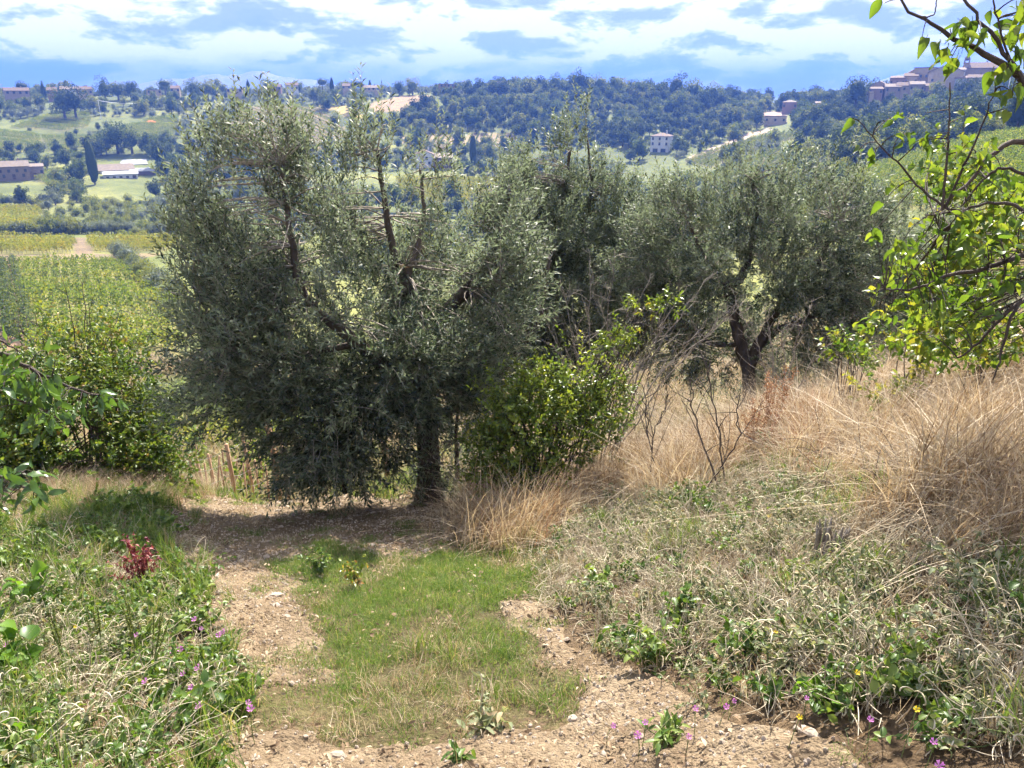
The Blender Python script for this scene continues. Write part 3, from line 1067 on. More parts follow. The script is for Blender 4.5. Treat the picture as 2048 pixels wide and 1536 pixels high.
def vineyard_rows(key, label, dirn, gap=2.6, step=1.9, hs=1.0, temps=None):
    poly, rr = FIELDS[key] if isinstance(key, str) else key
    ca, sa = math.cos(dirn), math.sin(dirn)
    ext = rr[1]
    U, V = np.meshgrid(np.arange(-ext, ext, step), np.arange(-ext, ext, gap))
    rowh = np.repeat(rng.uniform(.62, 1.25, V.shape[0]), V.shape[1])      # each row its own vigour
    P = np.stack([(U * ca - V * sa).ravel(), (U * sa + V * ca).ravel()], -1)
    r = np.hypot(P[:, 0], P[:, 1])
    sel = (r > rr[0]) & (r < rr[1]) & (P[:, 1] > 0)
    P = P[sel]; rowh = rowh[sel]
    P = np.column_stack([P, height(P[:, 0], P[:, 1])])
    sel = in_zone(P, poly, rr); P = P[sel]; rowh = rowh[sel]
    n = len(P)
    rot = np.zeros((n, 3)); rot[:, 2] = dirn
    s = rng.uniform(.85, 1.15, n)
    gn = gn_scatter('vineyard', P, rot, np.stack([s, s, s * hs * rowh], -1), rng.integers(0, 4, n), temps or T_ROW)
    tag(gn, label, 'vineyard', kind='stuff')


vineyard_rows('V1', 'large green vineyard canopy on the valley side left of the big olive tree', R(7), 4.2, step=1.7, hs=1.1, temps=T_ROW)
vineyard_rows('V2', 'yellowing strip of vineyard left of the farm path', R(4), 3.2, step=1.7, hs=1.1, temps=T_YROW)
vineyard_rows('V3', 'yellow-green strip of vineyard right of the farm path', R(4), 3.2, step=1.7, hs=1.1, temps=T_YROW)
vineyard_rows('V4', 'green vineyard block at the left edge above the yellowing strips', R(5), 3.4, step=1.7, hs=1.1, temps=T_YROW)
vineyard_rows('V5', 'small green vineyard wedge beside the upper left of the big olive tree', R(10), 3.2, step=1.7, hs=1.1, temps=T_ROW)
vineyard_rows('V6', 'green vineyard terrace at the left edge below the ridge', R(-6), 3.6, step=1.7, hs=1.1, temps=T_ROW)
vineyard_rows('V7', 'long green vineyard terrace below the ridge on the left', R(8), 3.6, step=1.7, hs=1.1, temps=T_ROW)
vineyard_rows('V8', 'sloping green vineyard directly below the ridge houses on the left', R(-4), 3.6, step=1.7, hs=1.1, temps=T_ROW)
vineyard_rows('V9', 'small oval vineyard between the stone farmhouse and the farm sheds', R(12), 3.4, step=1.7, hs=1.1, temps=T_ROW)
vineyard_rows('V10', 'brownish vineyard of diagonal rows on the rounded slope above the big olive tree', R(128), 3.4)
vineyard_rows('V11', 'yellow-green vineyard strip below the white gabled house', R(0), 3.4, step=1.7, hs=1.1, temps=T_YROW)
vineyard_rows('V12', 'vineyard of upright rows at the foot of the wooded hill', R(86), 4.0, hs=1.1)
vineyard_rows('V13', 'bright vineyard strip beside the pale track right of the white villa', R(60), 2.6)
vineyard_rows('V15', 'lower bright vineyard strip on the right slope', R(60), 2.6)
vineyard_rows('V14', 'bright green vineyard rows on the near right hillside below the village', R(152), 2.6)

def vine_row(label, p0, p1, mat, hgt=2.0):
    a, _ = ground(np.linspace(p0[0], p1[0], 60), np.linspace(p0[1], p1[1], 60))
    base = a[0].copy(); root = empty('vine_row', base)
    tag(root, label, 'vine row', 'dark vine rows at the left edge')
    seg = np.linalg.norm(np.diff(a, axis=0), axis=1); L = seg.sum(); cum = np.concatenate([[0], np.cumsum(seg)])
    n = int(L * 55); t = rng.uniform(0, L, n)
    P = np.stack([np.interp(t, cum, a[:, c]) for c in range(3)], -1) - base
    P += np.stack([rng.normal(0, .28, n), rng.normal(0, .28, n), rng.uniform(.35, hgt, n)], -1)
    N = unit(rng.normal(0, 1, (n, 3)) + [0, 0, .6]); D = unit(np.cross(N, rng.normal(0, 1, (n, 3))))
    g = Geo(); g.leaves(P, D, N, rng.uniform(.2, .4, n), rng.uniform(.18, .34, n), rng.uniform(0, 1, n), 0, 'rhomb', fold=.3)
    g.build('foliage', mat, root)
    for q in np.arange(0, L, 6.0):
        c = np.array([np.interp(q, cum, a[:, k]) for k in range(3)]) - base
        g = Geo(); g.tube([c - [0, 0, .2], c + [0, 0, hgt + .2]], [.05, .045], 5); g.build('post', FAR_BARK, root)


vine_row('dark vine row at the very left edge of the valley, the outermost', (3, 535), (20, 680), FAR_LEAF)
vine_row('dark vine row left of the pale strip at the left edge', (10, 532), (36, 685), FAR_LEAF)
vine_row('dark vine row right of the pale strip beside the large vineyard', (27, 528), (66, 690), FAR_LEAF)


def hedge(label, p0, p1, n, s0, s1):
    a, _ = ground(np.linspace(p0[0], p1[0], n) + rng.normal(0, 2, n), np.linspace(p0[1], p1[1], n) + rng.normal(0, .6, n))
    TT = sorted(T_BUSH + T_OLIVE, key=lambda t: t.name)
    o = gn_scatter('hedge', a, rz_only(n), rng.uniform(s0, s1, n), rng.integers(0, len(TT), n), TT)
    tag(o, label, 'hedge', kind='stuff')


hedge('dark hedge above the yellowing vineyard strips on the left', (-40, 466), (375, 470), 70, .4, .95)
hedge('low hedge between the two blocks at the left edge of the valley', (-40, 408), (92, 412), 22, .5, 1.0)
hedge('line of grey-green bushes along the upper right edge of the large vineyard', (236, 514), (352, 604), 34, .5, 1.0)

# ---- woods, groves and scrub: the rest of the far land
WOODS = {
    'hill': ([(790, 266), (800, 240), (930, 205), (1000, 172), (1130, 150), (1460, 160), (1540, 205), (1525, 262), (1370, 316), (1345, 280), (1270, 300), (1050, 300), (1040, 266)], (380, 800)),
    'village_slope': ([(1560, 215), (1690, 190), (1740, 190), (2100, 172), (2100, 275), (1880, 292), (1700, 345), (1560, 330), (1620, 272), (1540, 262)], (230, 800)),
    'grove': ([(335, 292), (352, 232), (470, 188), (865, 180), (850, 196), (740, 206), (640, 206), (480, 214), (455, 250), (470, 300), (400, 300)], (420, 760)),
    'valley_trees': ([(-80, 305), (345, 282), (470, 300), (480, 340), (400, 405), (85, 412), (-80, 410)], (280, 520)),
    'scrub': ([(76, 405), (412, 402), (398, 452), (372, 468), (80, 468)], (220, 400)),
}


def house_clear(P, extra=0):
    m = np.ones(len(P), bool)
    r = np.hypot(P[:, 0], P[:, 1])
    for x, y, q, fr in HOUSE_CLEAR:
        m &= np.hypot(P[:, 0] - x, P[:, 1] - y) > q + extra
        if fr:
            rh = math.hypot(x, y); along = (P[:, 0] * x + P[:, 1] * y) / rh; lat = np.abs(P[:, 0] * y - P[:, 1] * x) / rh
            m &= ~((lat < q * .95) & (along < rh) & (along > rh - fr) & (rng.uniform(0, 1, len(P)) < .99))
    return m


def build_woods():
    P = sample_sector(46000, 130, 840, -42, 42)
    blocked = np.zeros(len(P), bool)
    for p, r in ALLF + BLOCK:
        blocked |= in_zone(P, p, r)
    P = P[~blocked]
    P = P[house_clear(P)]
    q, _ = proj(P); r = np.hypot(P[:, 0], P[:, 1])
    zone = np.full(len(P), 'rest', dtype=object)
    for k, (p, rr) in WOODS.items():
        zone[in_zone(P, p, rr)] = k
    nz = fbm(P[:, 0] / 38, P[:, 1] / 38, 71, 3)
    specs = {
        'hill': (4.6, [(T_ROUND, .5), (T_DARK, .28), (T_BUSH, .22)], 'wood', 'dense mixed wood covering the rounded hill right of centre', 'wood'),
        'village_slope': (4.8, [(T_ROUND, .45), (T_DARK, .55)], 'wood', 'dark wood on the steep slope below the hilltop village', 'wood'),
        'grove': (5.2, [(T_OLIVE, 1.0)], 'olive_grove', 'grey-green olive grove across the upper slope left of centre', 'grove'),
        'valley_trees': (6.2, [(T_ROUND, .55), (T_DARK, .25), (T_OLIVE, .2)], 'wood', 'belt of trees round the farm sheds on the left', 'wood'),
        'scrub': (4.2, [(T_BUSH, .75), (T_OLIVE, .25)], 'scrub', 'bushy scrub above the yellowing vineyard strips on the left', 'scrub'),
        'rest': (4.6, [(T_ROUND, .3), (T_OLIVE, .45), (T_BUSH, .25)], 'scattered_trees', 'olive trees and bushes scattered over the rest of the valley', 'trees'),
    }
    for k, (dist, mix, name, label, cat) in specs.items():
        m = np.nonzero(zone == k)[0]
        if k == 'rest':
            keepm = (nz[m] > -0.10) & (r[m] < 800) & ~((r[m] < 300) & (q[m, 0] < 420))
            m = m[keepm]
        Q = P[m]
        Q = Q[thin(Q, dist)]
        n = len(Q)
        tem = []; probs = []
        for tl, w in mix:
            tem += tl; probs += [w / len(tl)] * len(tl)
        order = sorted(range(len(tem)), key=lambda i: tem[i].name)
        rank = {i: a for a, i in enumerate(order)}
        # kinds come in patches
        pick = rng.choice(len(tem), n, p=np.array(probs) / sum(probs))
        s = rng.uniform(.45, 1.15, n) * (1 + .6 * fbm(Q[:, 0] / 25, Q[:, 1] / 25, 9, 2))
        if k == 'hill':
            pass
        idx = np.array([rank[i] for i in pick])
        Q[:, 2] -= 0.3
        o = gn_scatter(name, Q, rz_only(n), np.stack([s, s, s * rng.uniform(.85, 1.2, n)], -1), idx, tem)
        tag(o, label, cat, kind='stuff')

# ================================================================== BUILDINGS
W_WHITE = plain_mat('white_plaster', (0.46, 0.46, 0.45), (0.60, 0.59, 0.57), scale=1.2)
W_CREAM = plain_mat('cream_plaster', (0.34, 0.265, 0.175), (0.47, 0.375, 0.26), scale=1.0)
W_STONE = plain_mat('stone_wall', (0.19, 0.145, 0.105), (0.32, 0.25, 0.185), scale=2.5)
W_BRICK = plain_mat('brick_wall', (0.20, 0.125, 0.09), (0.30, 0.20, 0.145), scale=2.5)
W_GREY = plain_mat('grey_plaster', (0.25, 0.25, 0.26), (0.36, 0.36, 0.36), scale=1.0)
ROOF_T = plain_mat('roof_tile', (0.125, 0.082, 0.056), (0.20, 0.14, 0.10), scale=1.5)
ROOF_P = plain_mat('pale_roof', (0.17, 0.13, 0.095), (0.26, 0.205, 0.155), scale=1.0)
ROOF_W = plain_mat('white_sheet_roof', (0.30, 0.30, 0.31), (0.40, 0.40, 0.40), scale=0.8)
GLASS = plain_mat('window_glass', (0.03, 0.035, 0.045), (0.06, 0.07, 0.085), rough=0.15, spec=0.6)
SHUT = plain_mat('wooden_shutter', (0.10, 0.07, 0.05), (0.17, 0.12, 0.08), scale=3)
METAL = plain_mat('grey_metal', (0.22, 0.22, 0.23), (0.34, 0.34, 0.35), scale=3, rough=0.5)
CABLE = plain_mat('pale_cable', (0.45, 0.45, 0.46), (0.6, 0.6, 0.6), scale=3, rough=0.4)


def house(name, label, cat, px, py, r, wpx, hpx, depth, wall, roof, kind='gable', rise=None, rz=0.0, wins=(), ridge='x', chim=False, group=None, door=None, over=0.4, clear=True, sink=2.0, cf=.62, front=70):
    """px,py: foot centre in the photo; wpx,hpx: wall size in photo pixels at distance r"""
    sc = math.hypot(r, 0) / FPX
    p = at(px, py, r)
    w = wpx * sc; h = hpx * sc
    az = math.atan2(p[0], p[1])
    root = empty(name, p, -az + rz)
    tag(root, label, cat, group)
    d = depth
    g = Geo(); g.box((0, 0, (h - sink) / 2), (w, d, h + sink))
    rise = rise if rise is not None else 0.22 * (d if ridge == 'x' else w)
    if kind == 'gable':
        if ridge == 'x':
            for s in (-1, 1):
                g.add([[s * w / 2, -d / 2, h], [s * w / 2, d / 2, h], [s * w / 2, 0, h + rise]], [[0, 1, 2]])
        else:
            for s in (-1, 1):
                g.add([[-w / 2, s * d / 2, h], [w / 2, s * d / 2, h], [0, s * d / 2, h + rise]], [[0, 1, 2]])
    g.build('wall', wall, root, smooth=False)
    g = Geo()
    th = 0.22; ov = over

    def slab(a, b, c, e):
        v = np.array([a, b, c, e], float)
        n = unit(np.cross(v[1] - v[0], v[3] - v[0]))
        if n[2] < 0: n = -n
        V = np.concatenate([v + n * .03, v + n * (th + .03)])
        g.add(V, [[3, 2, 1, 0], [4, 5, 6, 7], [0, 1, 5, 4], [1, 2, 6, 5], [2, 3, 7, 6], [3, 0, 4, 7]])
    if kind == 'gable' and ridge == 'x':
        k = rise / (d / 2)
        for s in (-1, 1):
            slab([-w / 2 - ov, s * (d / 2 + ov), h - ov * k], [w / 2 + ov, s * (d / 2 + ov), h - ov * k], [w / 2 + ov, 0, h + rise], [-w / 2 - ov, 0, h + rise])
    elif kind == 'gable':
        k = rise / (w / 2)
        for s in (-1, 1):
            slab([s * (w / 2 + ov), -d / 2 - ov, h - ov * k], [s * (w / 2 + ov), d / 2 + ov, h - ov * k], [0, d / 2 + ov, h + rise], [0, -d / 2 - ov, h + rise])
    elif kind == 'hip':
        e = min(w, d) * .42
        q = [[-w / 2 - ov, -d / 2 - ov, h], [w / 2 + ov, -d / 2 - ov, h], [w / 2 + ov, d / 2 + ov, h], [-w / 2 - ov, d / 2 + ov, h]]
        t0, t1 = [-w / 2 + e, 0, h + rise], [w / 2 - e, 0, h + rise]
        V = np.array(q + [t0, t1], float)
        V2 = np.concatenate([V, V[:4] - [0, 0, .18]])
        g.add(V2, [[0, 1, 5, 4], [2, 3, 4, 5]]); b = g.n - len(V2)
        g.F.append((np.array([[1, 2, 5], [3, 0, 4]]) + b, 0))
        g.F.append((np.array([[0, 6, 7, 1], [1, 7, 8, 2], [2, 8, 9, 3], [3, 9, 6, 0], [6, 9, 8, 7]]) + b, 0))
    elif kind == 'mono':
        slab([-w / 2 - ov, -d / 2 - ov, h], [w / 2 + ov, -d / 2 - ov, h], [w / 2 + ov, d / 2 + ov, h + rise], [-w / 2 - ov, d / 2 + ov, h + rise])
        gw = Geo(); gw.add([[-w / 2, d / 2 - .01, h], [w / 2, d / 2 - .01, h], [w / 2, d / 2 - .01, h + rise], [-w / 2, d / 2 - .01, h + rise]], [[0, 1, 2, 3]])
        for s in (-1, 1):
            gw.add([[s * (w / 2 - .005), -d / 2, h], [s * (w / 2 - .005), d / 2, h], [s * (w / 2 - .005), d / 2, h + rise]], [[0, 1, 2]])
        gw.build('upper_wall', wall, root, smooth=False)
    else:  # flat with parapet
        for (cx, cy_, sx, sy) in ((0, -d / 2 + .15, w + .1, .4), (0, d / 2 - .15, w + .1, .4), (-w / 2 + .15, 0, .4, d - .7), (w / 2 - .15, 0, .4, d - .7)):
            g.box((cx, cy_, h + .25), (sx, sy, .5))
        g.box((0, 0, h + .04), (w - .8, d - .8, .06))
    rf = g.build('roof', roof, root, smooth=False)
    if chim:
        g = Geo(); g.box((w * .22, d * .12, h + rise * .8 + .5), (.7, .7, 1.8)); g.box((w * .22, d * .12, h + rise * .8 + 1.45), (.95, .95, .14))
        g.build('chimney', wall, rf, smooth=False)
    for (fx, fz, ww, wh) in wins:
        x = (fx - .5) * w; z = fz * h
        g = Geo(); g.box((x, -d / 2 - .03, z), (ww + .24, .1, wh + .24))
        f = g.build('window', SHUT, root, smooth=False)
        g = Geo(); g.box((x, -d / 2 - .085, z), (ww, .05, wh)); g.build('pane', GLASS, f, smooth=False)
        g = Geo(); g.box((x, -d / 2 - .12, z - wh / 2 - .16), (ww + .4, .22, .1)); g.build('sill', wall, f, smooth=False)
    if door:
        fx, ww, wh = door
        g = Geo(); g.box(((fx - .5) * w, -d / 2 - .05, wh / 2), (ww, .12, wh)); dr = g.build('door', SHUT, root, smooth=False)
        g = Geo(); g.box(((fx - .5) * w + ww * .35, -d / 2 - .14, wh * .45), (.1, .08, .3)); g.build('handle', METAL, dr, smooth=False)
    if clear:
        HOUSE_CLEAR.append((p[0], p[1], max(w, d) * cf + 2.5, front if cf > .4 else 0))
    return root


def wrow(n, z, ww=1.0, wh=1.4, a=.12, b=.88):
    return [(a + (b - a) * k / max(1, n - 1), z, ww, wh) for k in range(n)]


# ---- valley, left
house('stone_farmhouse', 'old stone farmhouse with pale tiled roof at the left edge of the valley', 'farmhouse', 29, 357, 415, 46, 20, 8, W_STONE, ROOF_P, 'gable', 2.0, wins=wrow(4, .66, .9, 1.1) + wrow(3, .28, .9, 1.2, .2, .8), chim=True, door=(.5, 1.2, 2.1))
house('stone_annex', 'low stone annex right of the old stone farmhouse', 'outbuilding', 71, 354, 418, 27, 17, 7, W_STONE, ROOF_P, 'mono', .8, wins=wrow(2, .55, .9, 1.1), door=(.5, 1.1, 2))
house('farm_shed', 'long white sheet-roofed farm shed, the rearmost of the three sheds', 'shed', 248, 338, 450, 74, 8, 12, W_GREY, ROOF_W, 'mono', 1.6, wins=wrow(5, .5, 1.2, .8))
house('farm_shed', 'tan-roofed farm shed in the middle of the three sheds', 'shed', 226, 350, 430, 66, 9, 12, W_WHITE, ROOF_P, 'gable', 2.4, rz=.12, wins=wrow(4, .5, 1.1, .9))
house('farm_shed', 'low white walled farm shed, the front one of the three sheds', 'shed', 243, 360, 414, 54, 10, 6, W_WHITE, ROOF_W, 'mono', .9, wins=wrow(5, .55, 1.0, .9), door=(.9, 1.4, 2.2))
house('open_barn', 'dark open barn with thin roof right of the farm sheds', 'barn', 286, 352, 424, 38, 9, 9, SHUT, METAL, 'mono', .8, door=(.4, 3.0, 2.0))
# ---- valley, centre
house('white_house', 'white gabled house with brown roof in the middle of the valley', 'house', 850, 330, 424, 34, 20, 10, W_WHITE, ROOF_T, 'gable', 2.0, ridge='y', wins=[(.34, .68, 1.0, 1.5), (.6, .68, 1.0, 1.5), (.75, .25, 1.1, 1.2)], door=(.3, 1.2, 2.1), chim=True)
house('brown_shed', 'dark shed with bright pale roof beside the white gabled house', 'shed', 886, 330, 420, 36, 14, 8, SHUT, ROOF_P, 'mono', 1.6, door=(.8, 1.6, 2.0), wins=[(.3, .5, 1.2, 1.0)])
house('tiled_outbuilding', 'small pale tiled outbuilding behind the white gabled house', 'outbuilding', 886, 310, 445, 20, 14, 7, W_CREAM, ROOF_T, 'gable', 1.4, wins=wrow(2, .6, .9, 1.1))
house('white_villa', 'tall white three-storey villa with tiled hip roof on the wooded slope', 'villa', 1322, 308, 470, 34, 33, 10, W_WHITE, ROOF_T, 'hip', 1.6, rz=-.25, wins=wrow(3, .86, .9, 1.3) + wrow(3, .58, .9, 1.4) + [(.72, .22, 2.6, 1.9), (.28, .22, 2.6, 1.9)], chim=True)
# ---- ridge, left to right
RIDGE = [
    ('ridge_house', 'long low stone house at the left end of the ridge', 34, 190, 52, 9, W_STONE, ROOF_T, 'gable', 4),
    ('ridge_house', 'small tiled house left of the grey-roofed house on the ridge', 106, 189, 20, 9, W_BRICK, ROOF_T, 'gable', 2),
    ('ridge_house', 'wide grey house with broad pale roof on the left ridge', 138, 190, 34, 12, W_GREY, ROOF_P, 'gable', 3),
    ('ridge_house', 'cream house with red tiled roof right of the wide grey house on the ridge', 170, 190, 32, 12, W_CREAM, ROOF_T, 'gable', 3),
    ('ridge_house', 'flat pale farm building on the ridge where the power line ends', 308, 187, 34, 7, W_CREAM, ROOF_P, 'flat', 3),
    ('ridge_house', 'small house with bright tiled roof above the end of the power line', 352, 184, 20, 8, W_CREAM, ROOF_T, 'gable', 2),
    ('ridge_house', 'low cream building on the ridge left of the white and red pair', 470, 184, 40, 6, W_CREAM, ROOF_P, 'flat', 3),
    ('ridge_house', 'low red-brick house joined to the white house on the ridge', 553, 180, 26, 7, W_BRICK, ROOF_T, 'gable', 2),
    ('ridge_house', 'white two-storey house with tiled roof on the ridge left of centre', 584, 181, 32, 12, W_WHITE, ROOF_T, 'gable', 3),
    ('ridge_house', 'small pale house half hidden by trees on the ridge left of centre', 694, 178, 20, 7, W_CREAM, ROOF_T, 'gable', 2),
    ('ridge_house', 'long low building with wide pale roof on the ridge left of centre', 742, 180, 46, 5, W_CREAM, ROOF_P, 'gable', 4),
    ('ridge_house', 'flat pinkish building on the ridge left of the wooded hill', 893, 174, 42, 6, W_BRICK, ROOF_P, 'flat', 4),
    ('ridge_house', 'grey box-shaped house on the ridge where the wooded hill begins', 1005, 172, 30, 9, W_GREY, ROOF_P, 'flat', 4),
]
for nm, lab, x, y, w, h, wl, rf, kd, nw in RIDGE:
    house(nm, lab, 'house', x, y, 640, w * .66, h * .72, 7, wl, rf, kd, 1.8, rz=rng.uniform(-.15, .15), wins=wrow(nw, .55, 1.2, 1.3), group='houses along the far ridge', sink=6, chim=(kd == 'gable'), cf=.30)
# ---- saddle
house('saddle_house', 'brownish house with pale roof among dark trees in the saddle left of the village', 'house', 1578, 222, 600, 24, 15, 9, W_BRICK, ROOF_P, 'hip', 1.4, wins=wrow(2, .6, 1.2, 1.4))
house('saddle_house', 'tiny cream house right of the brownish house in the saddle', 'house', 1636, 216, 590, 10, 8, 6, W_CREAM, ROOF_P, 'gable', 1.0, wins=wrow(2, .5, .8, 1.0))
house('pale_ruin', 'low pale walled building beside the light yard left of the village slope', 'building', 1550, 246, 545, 38, 11, 7, W_CREAM, ROOF_P, 'flat', wins=wrow(3, .5, 1, 1.2))
# ---- hilltop village
VR = 535
VIL = [
    # px, py(foot), w, h, depth, wall, roof, kind, ridge, rise, nwin, extra distance, label
    (1752, 191, 22, 10, 7, W_BRICK, ROOF_T, 'mono', 'x', 1.2, 2, 0, 'small brick house with sloping roof at the left end of the village'),
    (1758, 184, 24, 11, 8, W_STONE, ROOF_T, 'gable', 'y', 2.0, 2, 12, 'low gabled stone house behind the left end house of the village'),
    (1782, 189, 24, 12, 8, W_STONE, ROOF_P, 'gable', 'x', 1.6, 2, 0, 'low stone house with pale roof, second along the front of the village'),
    (1806, 188, 26, 13, 8, W_CREAM, ROOF_T, 'gable', 'x', 1.8, 3, 2, 'cream low house in the middle of the village front'),
    (1830, 188, 22, 15, 8, W_STONE, ROOF_P, 'gable', 'x', 1.6, 2, 0, 'stone house at the right end of the low village front'),
    (1794, 178, 24, 17, 8, W_BRICK, ROOF_T, 'mono', 'x', 1.2, 3, 14, 'brick terrace house above the low village front'),
    (1818, 178, 20, 20, 8, W_CREAM, ROOF_T, 'gable', 'x', 1.6, 2, 15, 'tan house behind the middle of the low village front'),
    (1822, 168, 22, 15, 8, W_STONE, ROOF_T, 'gable', 'y', 2.4, 2, 28, 'rounded dark stone house left of the tall village house'),
    (1846, 178, 32, 32, 9, W_CREAM, ROOF_T, 'flat', 'x', 1, 4, 20, 'tall tan village house with brick parapet'),
    (1884, 187, 50, 33, 13, W_CREAM, ROOF_T, 'gable', 'y', 4.0, 2, 14, 'big cream gable-ended building in the middle of the village'),
    (1858, 190, 22, 14, 7, W_BRICK, ROOF_T, 'gable', 'x', 1.3, 2, 2, 'small brick house at the foot of the big cream gable'),
    (1912, 182, 16, 32, 8, W_WHITE, ROOF_P, 'gable', 'x', 1.2, 2, 20, 'narrow whitish house right of the big cream gable'),
    (1950, 184, 44, 36, 12, W_STONE, ROOF_T, 'gable', 'x', 3.0, 3, 30, 'stone church body with tiled roof in the village'),
    (1922, 189, 24, 24, 8, W_GREY, ROOF_T, 'mono', 'x', 1.5, 3, 8, 'grey house in front of the village church'),
    (1946, 191, 24, 27, 8, W_STONE, ROOF_T, 'gable', 'x', 1.6, 3, 6, 'tall stone house below the church, right of the grey one'),
    (1970, 192, 24, 24, 9, W_CREAM, ROOF_P, 'gable', 'x', 1.6, 3, 6, 'cream house second from the right end of the village'),
    (1994, 193, 26, 27, 9, W_STONE, ROOF_T, 'gable', 'x', 1.8, 3, 4, 'stone house at the right end of the village'),
]
for k, (x, y, w, h, dp, wl, rf, kd, rd, rs, nw, ex, lab) in enumerate(VIL):
    wz = wrow(nw, .62, .9, 1.3) + (wrow(max(2, nw - 1), .32, .9, 1.3) if h > 20 else [])
    house('village_house', lab, 'house', x, y, VR + ex, w, h, dp, wl, rf, kd, rs, ridge=rd, wins=wz, group='houses of the hilltop village', sink=6, front=0, rz=rng.uniform(-.3, .3), chim=(k in (2, 4, 8, 9, 12, 14)))


def bell_tower():
    p = at(1923, 182, 560); sc = 560 / FPX
    root = empty('bell_tower', p, -math.atan2(p[0], p[1]))
    tag(root, 'small church bell tower with domed top in the village', 'tower')
    w = 9 * sc; h = 42 * sc
    g = Geo(); g.box((0, 0, h / 2 - 3), (w, w, h + 6)); g.box((0, 0, h + .12), (w + .5, w + .5, .3)); g.build('shaft', W_STONE, root, smooth=False)
    g = Geo()
    for sx in (-1, 1):
        for sy in (-1, 1):
            g.box((sx * w * .36, sy * w * .36, h + 1.4), (w * .22, w * .22, 2.3))
    g.box((0, 0, h + 2.68), (w * .95, w * .95, .3)); g.build('belfry', W_STONE, root, smooth=False)
    g = Geo(); blob(g, np.array([0, 0, h + 2.9]), (w * .42, w * .42, 1.5), 0); g.build('dome', ROOF_T, root)
    g = Geo(); g.tube([[0, 0, h + 4.0], [0, 0, h + 5.6]], [.06, .04], 5); g.box((0, 0, h + 5.2), (.6, .07, .07)); g.build('cross', METAL, root)
    HOUSE_CLEAR.append((p[0], p[1], 6, 0))


bell_tower()


def village_wall():
    g = Geo(); sc = VR / FPX
    p0, p1 = at(1738, 214, VR - 4), at(1748, 190, VR - 4)
    q0, q1 = at(1748, 216, VR - 6), at(1990, 205, VR - 6)
    root = empty('retaining_wall', p0)
    tag(root, 'tall pale retaining wall propping up the left end of the village', 'wall')
    a = np.array([0, 0, 0]); b = q0 - p0
    g.box((0, 0, 2.5), (2.4, 3, 10)); g.box((.5, 2.0, 5.2), (3.4, 4, 7)); g.build('masonry', W_CREAM, root, smooth=False)
    g = Geo(); g.box((0, 0, 7.62), (2.7, 3.3, .25)); g.build('coping', W_STONE, root, smooth=False)


village_wall()


def utility_pole(label, px, py, r, h):
    p = on_ground(px, py, r)
    root = empty('utility_pole', p)
    tag(root, label, 'pole', 'utility poles in the valley')
    g = Geo(); g.tube([[0, 0, -.5], [0, 0, h]], [.2, .13], 8); g.build('shaft', CABLE, root)
    g = Geo(); g.box((0, 0, h - .5), (1.8, .12, .14)); g.build('crossarm', METAL, root)
    for k in (-.8, 0, .8):
        g = Geo(); g.tube([[k, 0, h - .43], [k, 0, h - .2]], [.06, .05], 6); g.build('insulator', CABLE, root)
    return np.array(p) + [0, 0, h - .25]


POLE_A = utility_pole('slim utility pole on the left slope carrying the sagging power line', 200, 224, 560, 11)
POLE_B = utility_pole('utility pole on the left ridge at the end of the power line', 352, 186, 640, 6)
utility_pole('utility pole standing right of the farm sheds', 320, 345, 430, 8)
utility_pole('thin utility pole on the wooded slope right of the village', 1998, 265, 480, 14)
g = Geo()
for k, o in enumerate((-.8, 0, .8)):
    t = np.linspace(0, 1, 24)[:, None]
    c = POLE_A * (1 - t) + POLE_B * t + np.array([o, 0, 0]) - np.array([0, 0, 1]) * 9.0 * 4 * t * (1 - t) * .5
    g.tube(c, .05, 4)
tag(g.build('power_line', CABLE), 'pale power line sagging across the slope below the left ridge', 'cable')
# orange sheet on the slope
p = on_ground(302, 240, 545)
g = Geo(); V = []
for i in range(7):
    for j in range(5):
        V.append([p[0] + (i - 3) * .9, p[1] + (j - 2) * .8, float(height(p[0] + (i - 3) * .9, p[1] + (j - 2) * .8)) + .35 + .9 * math.sin(math.pi * i / 6) * math.sin(math.pi * j / 4) + .2 * mnoise.noise(Vector((i * .7, j * .7, 1)))])
g.add(V, [[i * 5 + j, (i + 1) * 5 + j, (i + 1) * 5 + j + 1, i * 5 + j + 1] for i in range(6) for j in range(4)])
tag(g.build('tarpaulin', plain_mat('orange_sheet', (0.75, 0.20, 0.05), (0.85, 0.28, 0.08))), 'small orange covered heap at the edge of the terraced vineyard on the left', 'tarpaulin')
HOUSE_CLEAR.append((p[0], p[1], 7, 20))
build_woods()

